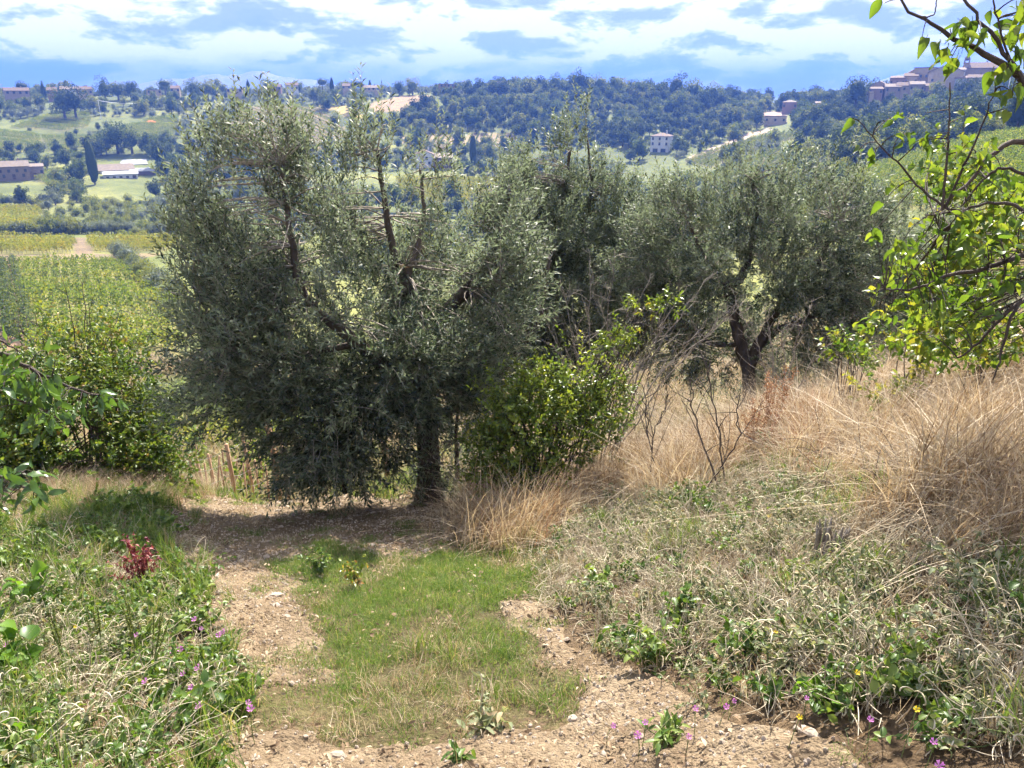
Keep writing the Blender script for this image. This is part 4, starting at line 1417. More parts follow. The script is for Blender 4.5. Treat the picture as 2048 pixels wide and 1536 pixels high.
# ---- far trees one can tell apart
FAR_TREES = [  # kind, px, py foot, r, height px, label
    ('cypress', 183, 330, 395, 46, 'dark cypress-shaped tree left of the farm sheds'),
    ('round', 240, 326, 470, 56, 'tallest round tree directly behind the farm sheds'),
    ('round', 268, 326, 468, 46, 'round tree behind the right end of the farm sheds'),
    ('tall', 322, 344, 428, 58, 'dark broad tree right of the farm sheds'),
    ('round', 205, 326, 465, 38, 'smaller round tree behind the left end of the farm sheds'),
    ('tall', 150, 222, 560, 42, 'large dark tree group end below the ridge houses on the left'),
    ('tall', 128, 224, 560, 40, 'dark tree left of the largest one below the left ridge houses'),
    ('cypress', 88, 189, 640, 22, 'slim dark conifer on the left ridge right of the long stone house'),
    ('pine', 46, 188, 650, 20, 'flat-topped conifer above the long stone house on the ridge'),
    ('cypress', 122, 186, 645, 16, 'small pointed conifer left of the wide grey ridge house'),
    ('round', 210, 190, 640, 26, 'dark round tree right of the cream ridge house'),
    ('round', 236, 190, 640, 24, 'dark tree crowning the left ridge, second right of the cream house'),
    ('tall', 262, 190, 640, 26, 'tall dark tree above the sagging power line'),
    ('pine', 331, 184, 650, 22, 'umbrella-shaped tree between the two houses by the power line'),
    ('round', 388, 184, 640, 22, 'round tree on the ridge right of the power line'),
    ('round', 415, 186, 640, 24, 'broad dark tree on the ridge, second right of the power line'),
    ('cypress', 497, 182, 645, 20, 'pointed conifer on the ridge left of the white and red houses'),
    ('round', 536, 180, 636, 20, 'round dark tree left of the low red-brick ridge house'),
    ('round', 594, 178, 655, 16, 'low tree behind the white two-storey ridge house'),
    ('pine', 645, 178, 640, 20, 'broad conifer on the ridge right of the white two-storey house'),
    ('cypress', 664, 176, 640, 20, 'pointed conifer on the ridge beside the broad conifer'),
    ('round', 692, 174, 650, 12, 'round tree above the small half hidden ridge house'),
    ('pine', 711, 177, 640, 14, 'left one of two tiny palm-like trees on the ridge'),
    ('pine', 721, 177, 640, 12, 'right one of two tiny palm-like trees on the ridge'),
    ('cypress', 740, 174, 655, 13, 'small pointed tree above the long pale ridge building'),
    ('round', 798, 178, 640, 16, 'round tree on the ridge right of the long pale building'),
    ('round', 825, 178, 640, 20, 'largest round tree on the ridge left of the flat pinkish building'),
    ('round', 1052, 186, 620, 30, 'broad tree at the left shoulder of the wooded hill'),
    ('round', 1110, 182, 640, 32, 'left one of the tall trees crowning the wooded hill'),
    ('tall', 1160, 182, 640, 36, 'highest tree on top of the wooded hill'),
    ('round', 1200, 182, 640, 30, 'tree on the wooded hill top right of the highest one'),
    ('round', 1235, 182, 640, 30, 'last tall tree on the right end of the hill crown'),
    ('round', 1290, 184, 640, 24, 'rounded tree in the dip between the two tops of the hill'),
    ('tall', 1352, 184, 630, 34, 'highest tree on the right-hand top of the wooded hill'),
    ('round', 1385, 188, 630, 30, 'tree right of the highest one on the right-hand hill top'),
    ('round', 1425, 196, 630, 26, 'tree on the falling right shoulder of the wooded hill'),
    ('round', 1577, 212, 640, 24, 'round dark tree behind the brownish house in the saddle'),
    ('round', 1612, 216, 600, 22, 'dark tree between the two houses in the saddle'),
    ('tall', 1712, 200, 535, 42, 'large dark pine at the left end of the village'),
    ('round', 1745, 182, 560, 20, 'round tree right of the large village pine'),
    ('bush', 1882, 187, 520, 14, 'dark bush against the big cream gable of the village'),
    ('cypress', 946, 298, 420, 30, 'single upright tree in front of the vineyard of upright rows'),
    ('round', 672, 262, 520, 26, 'lone round tree beside the yellow patch above the big olive tree'),
]
GEOC = {}


def far_tree(kind, px, py, r, hpx, label):
    h = hpx * r / FPX
    p = at(px, py, r)
    z = float(height(p[0], p[1]))
    if abs(z - p[2]) > 2.5:
        h = max(h, h + (p[2] - z)) if p[2] > z else h
    p[2] = min(p[2], z) if p[2] > z else p[2]
    p[2] = z if abs(z - p[2]) < 6 else p[2]
    h = max(h, 2.0)
    wid = {'cypress': .3, 'pine': .95, 'round': 1.02, 'tall': .85, 'bush': 1.3}[kind] * h
    dark = kind in ('cypress', 'pine', 'tall')
    key = kind
    g = far_tree_geo(h, wid, kind, int(px), 1.0)
    root = empty('far_tree', p, random.uniform(0, 6.28))
    tag(root, label, 'tree', 'trees one can tell apart across the valley')
    # crown and trunk as parts
    gc = Geo(); gt = Geo()
    gc.V = g.V; gc.T = g.T; gc.n = g.n; gc.F = [(f, 0) for f, m in g.F if m == 0]
    crown = gc.build('crown', FAR_DARK if dark else FAR_LEAF, root)
    gt.tube([[0, 0, -1.5], [0, 0, h * .3], [.1, .05, h * .6]], [wid * .05 + .05, wid * .04 + .03, .04], 6)
    gt.build('trunk', FAR_BARK, root)


for a in FAR_TREES:
    far_tree(*a)

# ================================================================== NEAR TREES AND SHRUBS
OLIVE_LEAF = foliage_mat('olive_leaf', [(0.0, (0.030, 0.044, 0.030)), (0.5, (0.080, 0.102, 0.060)), (1.0, (0.200, 0.225, 0.140))], trans=0.33, rough=0.50, spec=0.18, back=(0.225, 0.255, 0.205), tcol=(1.0, 1.1, 0.72), vary=0.1)
OLIVE_BARK = plain_mat('olive_bark', (0.045, 0.036, 0.030), (0.13, 0.105, 0.085), scale=9, bump=1.0, bump_scale=22, stretch=(1, 1, .35))
TWIG_BARK = plain_mat('twig_bark', (0.16, 0.135, 0.11), (0.32, 0.28, 0.23), scale=20)
DARK_BARK = plain_mat('dark_bark', (0.045, 0.034, 0.030), (0.11, 0.088, 0.075), scale=14, bump=.6)
CUT_WOOD = plain_mat('cut_wood', (0.36, 0.22, 0.13), (0.50, 0.32, 0.20), scale=14)
SHRUB_LEAF = foliage_mat('shrub_leaf', [(0.0, (0.075, 0.120, 0.024)), (0.5, (0.150, 0.210, 0.036)), (0.85, (0.26, 0.29, 0.055)), (1.0, (0.40, 0.21, 0.06))], trans=0.52, rough=0.32, spec=0.5)
THICK_LEAF = foliage_mat('thicket_leaf', [(0.0, (0.040, 0.085, 0.018)), (0.5, (0.100, 0.165, 0.030)), (0.9, (0.21, 0.235, 0.045)), (1.0, (0.30, 0.20, 0.05))], trans=0.50, rough=0.42, spec=0.4)
FRUIT_LEAF = foliage_mat('fruit_leaf', [(0.0, (0.050, 0.105, 0.020)), (0.55, (0.115, 0.185, 0.030)), (0.9, (0.21, 0.255, 0.040)), (1.0, (0.30, 0.28, 0.045))], trans=0.56, rough=0.36, spec=0.4, vary=0.7, noise_scale=45)
WALNUT_LEAF = foliage_mat('walnut_leaf', [(0.0, (0.040, 0.090, 0.024)), (0.6, (0.085, 0.160, 0.036)), (1.0, (0.15, 0.24, 0.045))], trans=0.45, rough=0.28, spec=0.6, vary=0.6, noise_scale=35)


def n3(P, s, seed):
    P = np.asarray(P) / s
    return (fbm(P[:, 0] + P[:, 2] * .8, P[:, 1] - P[:, 2] * .6, seed, 2) + fbm(P[:, 2] * 1.1 - P[:, 1] * .4, P[:, 0] * .9 + P[:, 2] * .3, seed + 7, 2)) * .5


def ell_points(ells, n):
    """points in a union of ellipsoids given as (px, py, r, rx px, ry px, depth m)"""
    cs, rs = [], []
    for px, py, r, rx, ry, dp in ells:
        c = at(px, py, r); sl = np.linalg.norm(c)
        cs.append(c); rs.append([rx * sl / FPX, dp, ry * sl / FPX * 1.04])
    cs = np.array(cs); rs = np.array(rs)
    vol = rs.prod(1) ** .85
    k = rng.choice(len(cs), n, p=vol / vol.sum())
    d = unit(rng.normal(0, 1, (n, 3)))
    q = rng.uniform(0, 1, n) ** .42
    az = np.arctan2(cs[k, 0], cs[k, 1])
    o = d * q[:, None] * rs[k]
    ca, sa = np.cos(-az), np.sin(-az)
    o = np.stack([o[:, 0] * ca - o[:, 1] * sa, o[:, 0] * sa + o[:, 1] * ca, o[:, 2]], -1)
    return cs[k] + o, d, k, cs


def pixline(pts, r):
    """polyline from picture points; each (px, py) or (px, py, dr)"""
    return np.array([at(p[0], p[1], r + (p[2] if len(p) > 2 else 0)) for p in pts])


def smooth_line(P, n=14, jit=0.0):
    P = np.asarray(P, float)
    t = np.linspace(0, 1, len(P)); u = np.linspace(0, 1, n)
    Q = np.stack([np.interp(u, t, P[:, a]) for a in range(3)], -1)
    for _ in range(2):
        Q[1:-1] = .25 * Q[:-2] + .5 * Q[1:-1] + .25 * Q[2:]
    if jit:
        Q[1:-1] += rng.normal(0, jit, (n - 2, 3))
    return Q


def shoots_leafy(gl, gt, S, D, L, nl, leaf_len, leaf_wid, kind='rhomb', droop=0.0, tint=None, spread=.75, twig_r=.0025, pairs=True):
    """shoots start at S along D, length L, with nl leaves each"""
    n = len(S)
    D = unit(D); L = np.broadcast_to(L, (n,))
    C = S + D * L[:, None]; C[:, 2] -= droop * L
    B = S + D * L[:, None] * .5; B[:, 2] += .06 * L
    if gt is not None:
        gt.twigs(S, B, C, twig_r, twig_r * .4, rng.uniform(.2, .8, n), segs=3)
    t = (np.arange(nl) + .6)[None] / nl * np.ones((n, 1)) + rng.normal(0, .02, (n, nl))
    t = np.clip(t, .02, 1)
    P = (S[:, None] * ((1 - t) ** 2)[..., None] + 2 * B[:, None] * (t * (1 - t))[..., None] + C[:, None] * (t * t)[..., None]).reshape(-1, 3)
    Dr = np.repeat(D, nl, 0)
    sd = unit(np.cross(Dr, rng.normal(0, 1, (n * nl, 3))))
    if pairs:
        ref = unit(np.cross(D, rng.normal(0, 1, (n, 3)))); ref2 = np.cross(D, ref)
        ang = (np.arange(nl) % 2) * math.pi + (np.arange(nl) // 2) * 1.6
        sd = (ref[:, None] * np.cos(ang)[None, :, None] + ref2[:, None] * np.sin(ang)[None, :, None]).reshape(-1, 3)
        sd = unit(sd + rng.normal(0, .25, sd.shape))
    LD = unit(Dr * (1 - spread * .55) + sd * spread)
    N = unit(np.cross(LD, np.cross(Dr, LD)) + rng.normal(0, .35, LD.shape))
    N = np.where(N[:, 2:3] < -.3, -N, N)
    m = n * nl
    ll = leaf_len * rng.uniform(.65, 1.2, m)
    tn = (np.repeat(rng.uniform(.15, .85, n), nl) + rng.normal(0, .15, m)) if tint is None else np.clip(tint(P), 0, 1)
    gl.leaves(P, LD, N, ll, leaf_wid / leaf_len * ll * rng.uniform(.85, 1.15, m), np.clip(tn, 0, 1), 0, kind)


def olive_tree(label, base, limbs, ells, n_sh, leaf=(.072, .0185), nl=16, sh_len=.38, gap=-.08, root_r=.22, upright=.5, cut=None, seed=0, wisps=(), n_w=0):
    root = empty('olive_tree', base)
    tag(root, label, 'olive tree', 'olive trees on the slope')
    b = np.asarray(base)
    for k, (pts, r0, r1) in enumerate(limbs):
        Q = smooth_line(pts, max(8, len(pts) * 4), jit=r0 * .10) - b
        g = Geo()
        rad = np.linspace(r0, r1, len(Q))
        if k == 0:
            rad = rad * (1 + .40 * np.exp(-np.linspace(0, 7, len(Q))))
        g.tube(Q, rad, 12 if k == 0 else 8, wob=.35 if r0 > .06 else .15)
        g.build('trunk' if k == 0 else 'limb', OLIVE_BARK, root)
    if cut is not None:
        p, r, dr = cut
        g = Geo(); g.tube(np.array([np.array(p) - b, np.array(p) - b + np.array(dr)]), [r, r * .97], 10)
        g.build('cut_stub', CUT_WOOD, root)
    NS = 7
    P0, d0, k, cs = ell_points(ells, n_sh // NS)
    P = np.repeat(P0, NS, 0) + rng.normal(0, .085, (len(P0) * NS, 3)); d = unit(np.repeat(d0, NS, 0) + rng.normal(0, .55, (len(P0) * NS, 3)))
    spray = np.repeat(rng.uniform(.1, .9, len(P0)), NS)
    keep = n3(P, .42, 300 + seed) > gap - .03 + .27 * np.clip((P[:, 2] - cs.mean(0)[2]) / 1.5, -1, 1) + rng.normal(0, .04, len(P))
    z = height(P[:, 0], P[:, 1])
    keep &= P[:, 2] > z + .12
    P = P[keep]; d = d[keep]; spray = spray[keep]
    if wisps:                                   # thin upright shoots along the ragged top of the crown
        Pw, dw, _, _ = ell_points(wisps, n_w)
        P = np.concatenate([P, Pw]); d = np.concatenate([d, dw * .4 + [0, 0, .5]]); spray = np.concatenate([spray, rng.uniform(.2, 1, n_w)])
    ctr = cs.mean(0)
    hi = np.clip((P[:, 2] - ctr[2]) / 2.0, -1, 1)
    out = unit(P - ctr)
    D = unit(out * .45 + d * .65 + rng.normal(0, .25, P.shape) + np.stack([0 * hi, 0 * hi, upright + .7 * hi], -1))
    n = len(P)
    gl, gt = Geo(), Geo()
    Ls = sh_len * rng.uniform(.45, 1.2, n)
    tn = np.clip(np.repeat(spray, nl) + rng.normal(0, .22, n * nl), 0, 1)
    shoots_leafy(gl, gt, P - b, D, Ls, nl, leaf[0], leaf[1], 'rhomb', droop=.0, spread=.62, tint=lambda q: tn)
    # inner twigs that carry the shoots
    m = n // 6
    ii = rng.choice(n, m, replace=False)
    tgt = np.array([q for pts, r0, r1 in limbs for q in smooth_line(pts, 16)[6:]])
    jj = np.array([np.argmin(np.linalg.norm(tgt - P[a], axis=1) + rng.uniform(0, .5)) for a in ii])
    A = tgt[jj] - b; C = P[ii] - b
    B = (A + C) / 2 + rng.normal(0, .12, (m, 3)) + np.array([0, 0, .08])
    ok = np.linalg.norm(A - C, axis=1) < 2.2
    gt.twigs(A[ok], B[ok], C[ok], .011, .003, .3, segs=4)
    c = gl.build('crown', OLIVE_LEAF, root)
    gt.build('twigs', TWIG_BARK, root)
    return root


OB = G1(862, 1003)
OR = math.hypot(OB[0], OB[1])
trunk = [tuple(x) for x in ((862, 1003), (858, 900), (852, 800), (845, 710), (835, 655))]
olive_tree('large dark olive tree in the middle, its trunk standing beside the track', OB, [
    (pixline(trunk, OR), .125, .095),
    (pixline([(838, 670), (822, 610, -.05), (812, 560, -.1), (812, 530, -.1)], OR), .085, .07),
    (pixline([(812, 545, -.1), (790, 520), (775, 440), (766, 380), (755, 300)], OR), .05, .018),
    (pixline([(842, 690), (890, 625, .1), (940, 575, .2), (968, 540, .25), (1000, 470, .3), (1020, 380, .3)], OR), .085, .02),
    (pixline([(850, 800), (770, 730, -.2), (680, 660, -.35), (610, 600, -.4), (590, 540, -.4), (575, 420, -.4), (560, 330, -.4)], OR), .075, .018),
    (pixline([(850, 860), (930, 800, .3), (1010, 740, .5), (1080, 640, .7), (1100, 520, .7)], OR), .07, .02),
    (pixline([(700, 690, -.3), (560, 720, -.2), (450, 690, -.1), (400, 600)], OR), .04, .012),
    (pixline([(690, 985, -.1), (680, 900, -.2), (650, 820, -.3), (600, 740, -.3)], OR), .035, .012),
    (pixline([(915, 960, .1), (912, 860, .1), (918, 780, .2)], OR), .03, .012),
    (pixline([(640, 965, -.25), (630, 880, -.25), (610, 800, -.25)], OR), .02, .008),
    (pixline([(812, 545, -.1), (835, 500, .1), (850, 430, .2), (840, 340, .2)], OR), .045, .014),
], [
    (770, 560, OR, 300, 250, 1.6), (470, 660, OR - .2, 130, 180, 1.1), (510, 470, OR - .1, 135, 135, .9),
    (640, 430, OR, 110, 90, .8), (735, 410, OR, 70, 100, .6), (985, 520, OR + .3, 95, 130, .8), (620, 830, OR - .4, 115, 120, .9), (670, 915, OR - .3, 75, 75, .6),
    (790, 760, OR + .1, 110, 90, 1.0), (930, 710, OR + .2, 75, 90, .6), (880, 500, OR + .3, 110, 90, .8), (420, 780, OR - .2, 70, 70, .6),
    (760, 860, OR - .2, 60, 70, .4), (890, 760, OR - .3, 90, 80, .5), (800, 680, OR - .4, 130, 70, .6), (880, 940, OR + .05, 50, 60, .35), (830, 930, OR, 40, 50, .3), (590, 720, OR - .3, 130, 90, .8), (700, 780, OR - .4, 90, 70, .5),
], 12600, nl=15, gap=-.12, wisps=[(440, 310, OR, 60, 60, .5), (540, 290, OR, 80, 70, .6), (730, 300, OR, 55, 80, .5), (630, 350, OR, 70, 60, .5), (390, 480, OR, 50, 110, .5)], n_w=420, cut=(at(812, 533, OR - .1), .072, (0, 0, .02)), seed=1)

O2R = 12.6
O2B = on_ground(1510, 800, O2R)
olive_tree('olive tree with dark twisted trunk behind the dry grass right of centre', O2B, [
    (np.concatenate([[O2B], pixline([(1500, 740), (1478, 680), (1464, 610), (1456, 565)], O2R)]), .105, .08),
    (pixline([(1458, 575), (1485, 552), (1494, 530), (1500, 500), (1512, 430), (1505, 360)], O2R), .075, .02),
    (pixline([(1458, 572), (1430, 545), (1400, 500), (1370, 430)], O2R), .06, .018),
    (pixline([(1500, 735), (1530, 660), (1565, 605), (1600, 572), (1640, 530), (1670, 440)], O2R), .09, .02),
    (pixline([(1520, 690), (1560, 655), (1610, 640), (1665, 607), (1700, 600)], O2R), .06, .02),
    (pixline([(1480, 690), (1420, 690), (1370, 650), (1320, 560), (1300, 470)], O2R + .3), .05, .015),
], [
    (1480, 480, O2R, 200, 125, 1.4), (1330, 550, O2R + .5, 115, 150, 1.1), (1640, 480, O2R, 140, 150, 1.2), (1545, 400, O2R, 80, 65, .7), (1370, 450, O2R, 90, 70, .8),
    (1690, 640, O2R + .2, 130, 80, .9), (1340, 660, O2R + .4, 110, 80, .9), (1620, 700, O2R + .4, 90, 60, .8), (1720, 460, O2R + .3, 80, 90, .8), (1260, 600, O2R + .6, 80, 120, .8),
    (1400, 600, O2R - .5, 60, 60, .4), (1570, 540, O2R - .6, 70, 50, .4), (1650, 600, O2R - .4, 90, 60, .5), (1720, 560, O2R - .3, 70, 90, .6), (1500, 610, O2R + .8, 110, 60, .6), (1780, 520, O2R + .2, 70, 90, .7), (1450, 720, O2R + .9, 130, 50, .6),
], 8800, leaf=(.080, .021), nl=15, gap=-.12, seed=2, wisps=[(1540, 350, O2R, 100, 40, .6), (1400, 380, O2R, 90, 40, .6), (1680, 400, O2R, 70, 50, .6)], n_w=180)

O3R = 14.5
O3B = on_ground(1110, 800, O3R)
olive_tree('olive tree with tall upright shoots behind the right side of the big one', O3B, [
    (np.concatenate([[O3B], pixline([(1112, 700), (1106, 600), (1112, 500), (1128, 400), (1140, 300)], O3R)]), .13, .025),
    (pixline([(1110, 560), (1160, 480), (1185, 380), (1175, 280)], O3R), .06, .015),
    (pixline([(1110, 600), (1190, 560), (1230, 470)], O3R), .05, .015),
], [
    (1145, 370, O3R, 60, 100, .7), (1280, 470, O3R, 85, 100, .8), (1165, 470, O3R, 120, 130, 1.0), (1210, 600, O3R, 110, 120, 1.0), (1060, 400, O3R, 70, 90, .8), (1240, 490, O3R + .4, 75, 90, .8), (1130, 690, O3R, 110, 90, .9),
    (1060, 560, 13.8, 140, 170, 1.0), (1010, 720, 13.8, 110, 110, .9), (1090, 430, 13.8, 90, 95, .8), (960, 840, 13.2, 60, 80, .5),
], 7200, leaf=(.088, .024), nl=14, gap=-.14, seed=3, upright=.8, wisps=[(1150, 260, O3R, 40, 60, .4), (1240, 400, O3R, 70, 40, .5), (1050, 360, O3R, 60, 40, .5)], n_w=150)

O4R = 16.0
O4B = on_ground(1815, 760, O4R)
olive_tree('olive tree behind the leafy branches at the right', O4B, [
    (np.concatenate([[O4B], pixline([(1815, 700), (1822, 640), (1810, 580), (1790, 520)], O4R)]), .15, .04),
    (pixline([(1820, 640), (1860, 580), (1890, 510)], O4R), .06, .02),
], [
    (1800, 540, O4R, 120, 130, 1.2), (1880, 560, O4R, 120, 120, 1.1), (1830, 660, O4R, 140, 80, 1.1), (1960, 600, O4R + 1, 110, 110, 1.1),
], 3200, leaf=(.092, .026), nl=13, gap=-.14, seed=4)


def leafy_shrub(name, label, cat, base, ells, n_sh, mat, leaf, nl, sh_len, stems, gap=-.06, kind='fold', bark=DARK_BARK, seed=0, upright=.5, stem_r=.014, group=None, tint=None):
    root = empty(name, base)
    tag(root, label, cat, group)
    b = np.asarray(base)
    P, d, k, cs = ell_points(ells, n_sh)
    keep = n3(P, .35, 400 + seed) > gap + rng.normal(0, .05, len(P))
    keep &= P[:, 2] > height(P[:, 0], P[:, 1]) + .04
    P = P[keep]; d = d[keep]; n = len(P)
    D = unit(d * .7 + rng.normal(0, .45, P.shape) + np.array([0, 0, upright]))
    gl, gt = Geo(), Geo()
    shoots_leafy(gl, gt, P - b, D, sh_len * rng.uniform(.5, 1.4, n), nl, leaf[0], leaf[1], kind, spread=.8, tint=tint)
    for a in rng.choice(n, min(stems, n), replace=False):
        e = P[a] - b
        mid = e * .5 + np.array([0, 0, .15 * np.linalg.norm(e)]) + rng.normal(0, .06, 3)
        st = np.array([rng.normal(0, .07), rng.normal(0, .07), -.05])
        q = smooth_line([st, mid, e], 8)
        gs = gt
        gs.tube(q, np.linspace(stem_r * rng.uniform(.6, 1.2), .003, 8), 4)
    gl.build('foliage', mat, root)
    gt.build('stems', bark, root)
    return root


# evergreen shrub in front of the bare twigs
SB = G1(1075, 1022); SR = math.hypot(SB[0], SB[1])
leafy_shrub('evergreen_shrub', 'bright green leafy shrub in the centre beside the bare twigs', 'shrub', SB, [
    (1085, 870, SR, 110, 105, .5), (1150, 760, SR, 70, 65, .4), (1010, 800, SR - .1, 50, 70, .3), (985, 920, SR - .1, 65, 65, .35), (1080, 780, SR, 70, 70, .35), (1210, 830, SR, 50, 80, .3), (1020, 960, SR - .1, 70, 40, .3),
], 1550, SHRUB_LEAF, (.048, .026), 10, .22, 50, gap=.0, seed=1, upright=.7, stem_r=.013)
leafy_shrub('leafy_sprig', 'yellow-green leafy sprigs reaching up above the bright green shrub', 'shrub', SB + np.array([.25, .1, 0]), [
    (1290, 618, SR + .1, 36, 14, .08), (1345, 612, SR + .1, 16, 14, .06), (1250, 650, SR + .1, 22, 16, .06), (1225, 690, SR, 40, 18, .1),
], 60, SHRUB_LEAF, (.055, .022), 9, .12, 14, gap=-.9, seed=2, stem_r=.007)


# bare twiggy shrub
def bare_shrub(name, label, base, tips, r, stem_r, twig_n, mat, cat='shrub', group=None, seed=0):
    root = empty(name, base)
    tag(root, label, cat, group)
    b = np.asarray(base); st = np.random.default_rng(900 + seed)
    gt = Geo()
    for (px, py, dr) in tips:
        e = at(px, py, r + dr) - b
        mid = e * .5 + np.array([0, 0, .12 * np.linalg.norm(e)]) + st.normal(0, .07, 3)
        q = smooth_line([st.normal(0, .06, 3) * [1, 1, 0], mid, e], 14, jit=.012)
        g = Geo(); g.tube(q, np.linspace(stem_r * st.uniform(.6, 1.2), .0035, 14), 5)
        g.build('stem', mat, root)
        n = twig_n
        t = st.uniform(.25, 1, n); A = np.stack([np.interp(t, np.linspace(0, 1, 14), q[:, a]) for a in range(3)], -1)
        dd = unit(unit(e) * .8 + st.normal(0, .5, (n, 3)) + [0, 0, .15])
        L = st.uniform(.15, .6, n)[:, None] * (1.1 - t)[:, None] + .12
        C = A + dd * L
        gt.twigs(A, (A + C) / 2 + st.normal(0, .03, (n, 3)), C, .0042, .0018, st.uniform(.2, .8, n), segs=4)
        # second order
        m = n * 2; k = st.integers(0, n, m); u = st.uniform(.3, .9, (m, 1))
        A2 = A[k] * (1 - u) + C[k] * u; d2 = unit(dd[k] + st.normal(0, .7, (m, 3))); C2 = A2 + d2 * st.uniform(.06, .22, (m, 1))
        gt.twigs(A2, (A2 + C2) / 2 + st.normal(0, .012, (m, 3)), C2, .0024, .0012, st.uniform(.2, .8, m), segs=3)
    gt.build('twigs', mat, root)
    return root


GREY_TWIG = plain_mat('grey_dead_twig', (0.12, 0.10, 0.082), (0.27, 0.235, 0.195), scale=18)
BB = G1(1190, 985); BR = math.hypot(BB[0], BB[1])
bare_shrub('bare_shrub', 'tangle of bare grey twigs leaning right above the bright green shrub', BB, [
    (1410, 560, .3), (1360, 590, .2), (1300, 560, .1), (1230, 500, .2), (1180, 520, .3), (1120, 560, .3), (1080, 610, .2), (1450, 640, .3), (1400, 660, .1), (1330, 650, 0), (1260, 600, .1), (1200, 610, .2), (1490, 600, .5), (1150, 650, .1),
], BR + .3, .013, 17, GREY_TWIG, seed=1)
DB = G1(1440, 985); DR = math.hypot(DB[0], DB[1])
bare_shrub('dead_sapling', 'thin dark dead sapling standing in the dry grass right of the green shrub', DB, [(1402, 705, .1), (1480, 790, 0), (1380, 760, .2)], DR, .012, 9, DARK_BARK, seed=2)
DB2 = G1(1310, 990); DR2 = math.hypot(DB2[0], DB2[1])
bare_shrub('dead_sapling', 'shorter dark dead stem in the dry grass beside the green shrub', DB2, [(1285, 770, 0), (1330, 820, .1)], DR2, .011, 8, DARK_BARK, seed=3)
DB3 = on_ground(1560, 860, 9.2)
bare_shrub('dead_sapling', 'bare twigs in front of the right olive trunk', DB3, [(1620, 610, .3), (1530, 620, .2), (1470, 600, .3), (1680, 660, .2), (1560, 640, 0)], 9.4, .011, 13, GREY_TWIG, seed=4)

# leafy suckers in the dry grass under the fruit tree
for k, (px, py, r, rx, ry, lab) in enumerate([
    (1770, 790, 6.6, 60, 22, 'low spray of yellow-green leaves in the dry grass below the right-hand branches'),
    (1700, 700, 7.4, 40, 16, 'small yellow-green sucker in front of the right olive foliage'),
    (1840, 700, 6.8, 60, 28, 'leafy yellow-green sucker at the top of the dry bank'),
    (1960, 690, 6.4, 60, 26, 'leafy sucker at the right edge of the dry bank')]):
    leafy_shrub('leafy_sucker', lab, 'shrub', on_ground(px, py + 30, r), [(px, py, r, rx, ry, .25), (px + 20, py + 20, r, rx * .6, ry * .6, .2)], 38, FRUIT_LEAF, (.058, .034), 8, .16, 16, gap=-.3, seed=20 + k, stem_r=.006, group='leafy suckers on the dry bank')

# thicket at the left
TR = 9.3
def orange(P):
    return .42 + .8 * n3(P, .28, 555) + rng.normal(0, .16, len(P))
TB = on_ground(80, 940, TR)
leafy_shrub('bramble_thicket', 'broad thicket of yellow-green leaves at the left edge below the vineyard', 'thicket', TB, [
    (60, 860, TR, 150, 75, .8), (-60, 820, TR, 140, 110, .9), (170, 870, TR, 105, 65, .7), (110, 800, TR + .2, 90, 50, .6), (20, 770, TR + .2, 80, 45, .5), (-40, 900, TR - .2, 120, 70, .6), (60, 920, TR - .3, 110, 45, .5), (180, 915, TR - .3, 90, 45, .5),
], 3400, THICK_LEAF, (.055, .030), 10, .24, 60, seed=5, tint=orange, stem_r=.009)
TB2 = on_ground(285, 935, TR + .2)
leafy_shrub('bramble_bush', 'leafy bush with orange-tinged leaves left of the fence posts', 'bush', TB2, [
    (260, 820, TR + .2, 60, 65, .5), (290, 885, TR + .1, 55, 65, .5), (215, 760, TR + .4, 50, 45, .4), (345, 930, TR, 40, 55, .35), (260, 920, TR - .2, 70, 45, .4), (350, 985, TR - .5, 35, 30, .25),
], 1400, THICK_LEAF, (.050, .028), 10, .22, 40, seed=6, tint=orange, stem_r=.008)
TB3 = on_ground(165, 900, TR + .9)
bare_shrub('bare_sapling', 'bare dark branches rising out of the left thicket in front of the vineyard', TB3, [
    (70, 625, 0), (125, 560, .1), (165, 570, 0), (180, 610, .1), (235, 640, 0), (40, 650, .1), (30, 690, 0), (285, 660, .2), (340, 740, 0), (270, 700, .1)], TR + .9, .016, 8, DARK_BARK, seed=5)
leafy_shrub('young_oak', 'young tree with fresh yellow-green leaves behind the left thicket', 'sapling', TB3 + np.array([.2, .3, 0]), [
    (130, 700, TR + 1, 60, 50, .4), (215, 670, TR + 1, 40, 40, .3), (110, 670, TR + 1, 22, 40, .2), (170, 745, TR + 1, 90, 40, .4), (250, 715, TR + 1, 40, 30, .3),
], 420, THICK_LEAF, (.055, .030), 9, .2, 40, seed=7, gap=-.1)


# ---- hero leaves: one mesh per kind, each leaf its own object
def leaf_mesh(name, L, W, fold, bend, curl, mat, seed, nseg=7, wave=.08):
    g = Geo(); V = []
    st = np.random.default_rng(seed)
    for k in range(nseg + 1):
        t = k / nseg
        w = W * .5 * (math.sin(math.pi * min(1, t * .93 + .04)) ** .85) * (1.15 - .35 * t)
        if k in (0, nseg):
            w = W * .02
        y = L * t; z = -bend * L * t * t
        wv = wave * W * math.sin(t * 9 + seed)
        V += [[-w, y, z + fold * w + wv], [0, y, z], [w, y, z + fold * w * (1 + curl) - wv]]
    F = []
    for k in range(nseg):
        a = 3 * k
        F += [[a, a + 1, a + 4, a + 3], [a + 1, a + 2, a + 5, a + 4]]
    g.add(V, F, .5)
    # leaf stalk
    g.twigs(np.array([[0, -.25 * L, .06 * L]]), np.array([[0, -.1 * L, .03 * L]]), np.array([[0, 0, 0.]]), .0011, .0011, .6)
    return g.mesh(name, mat)


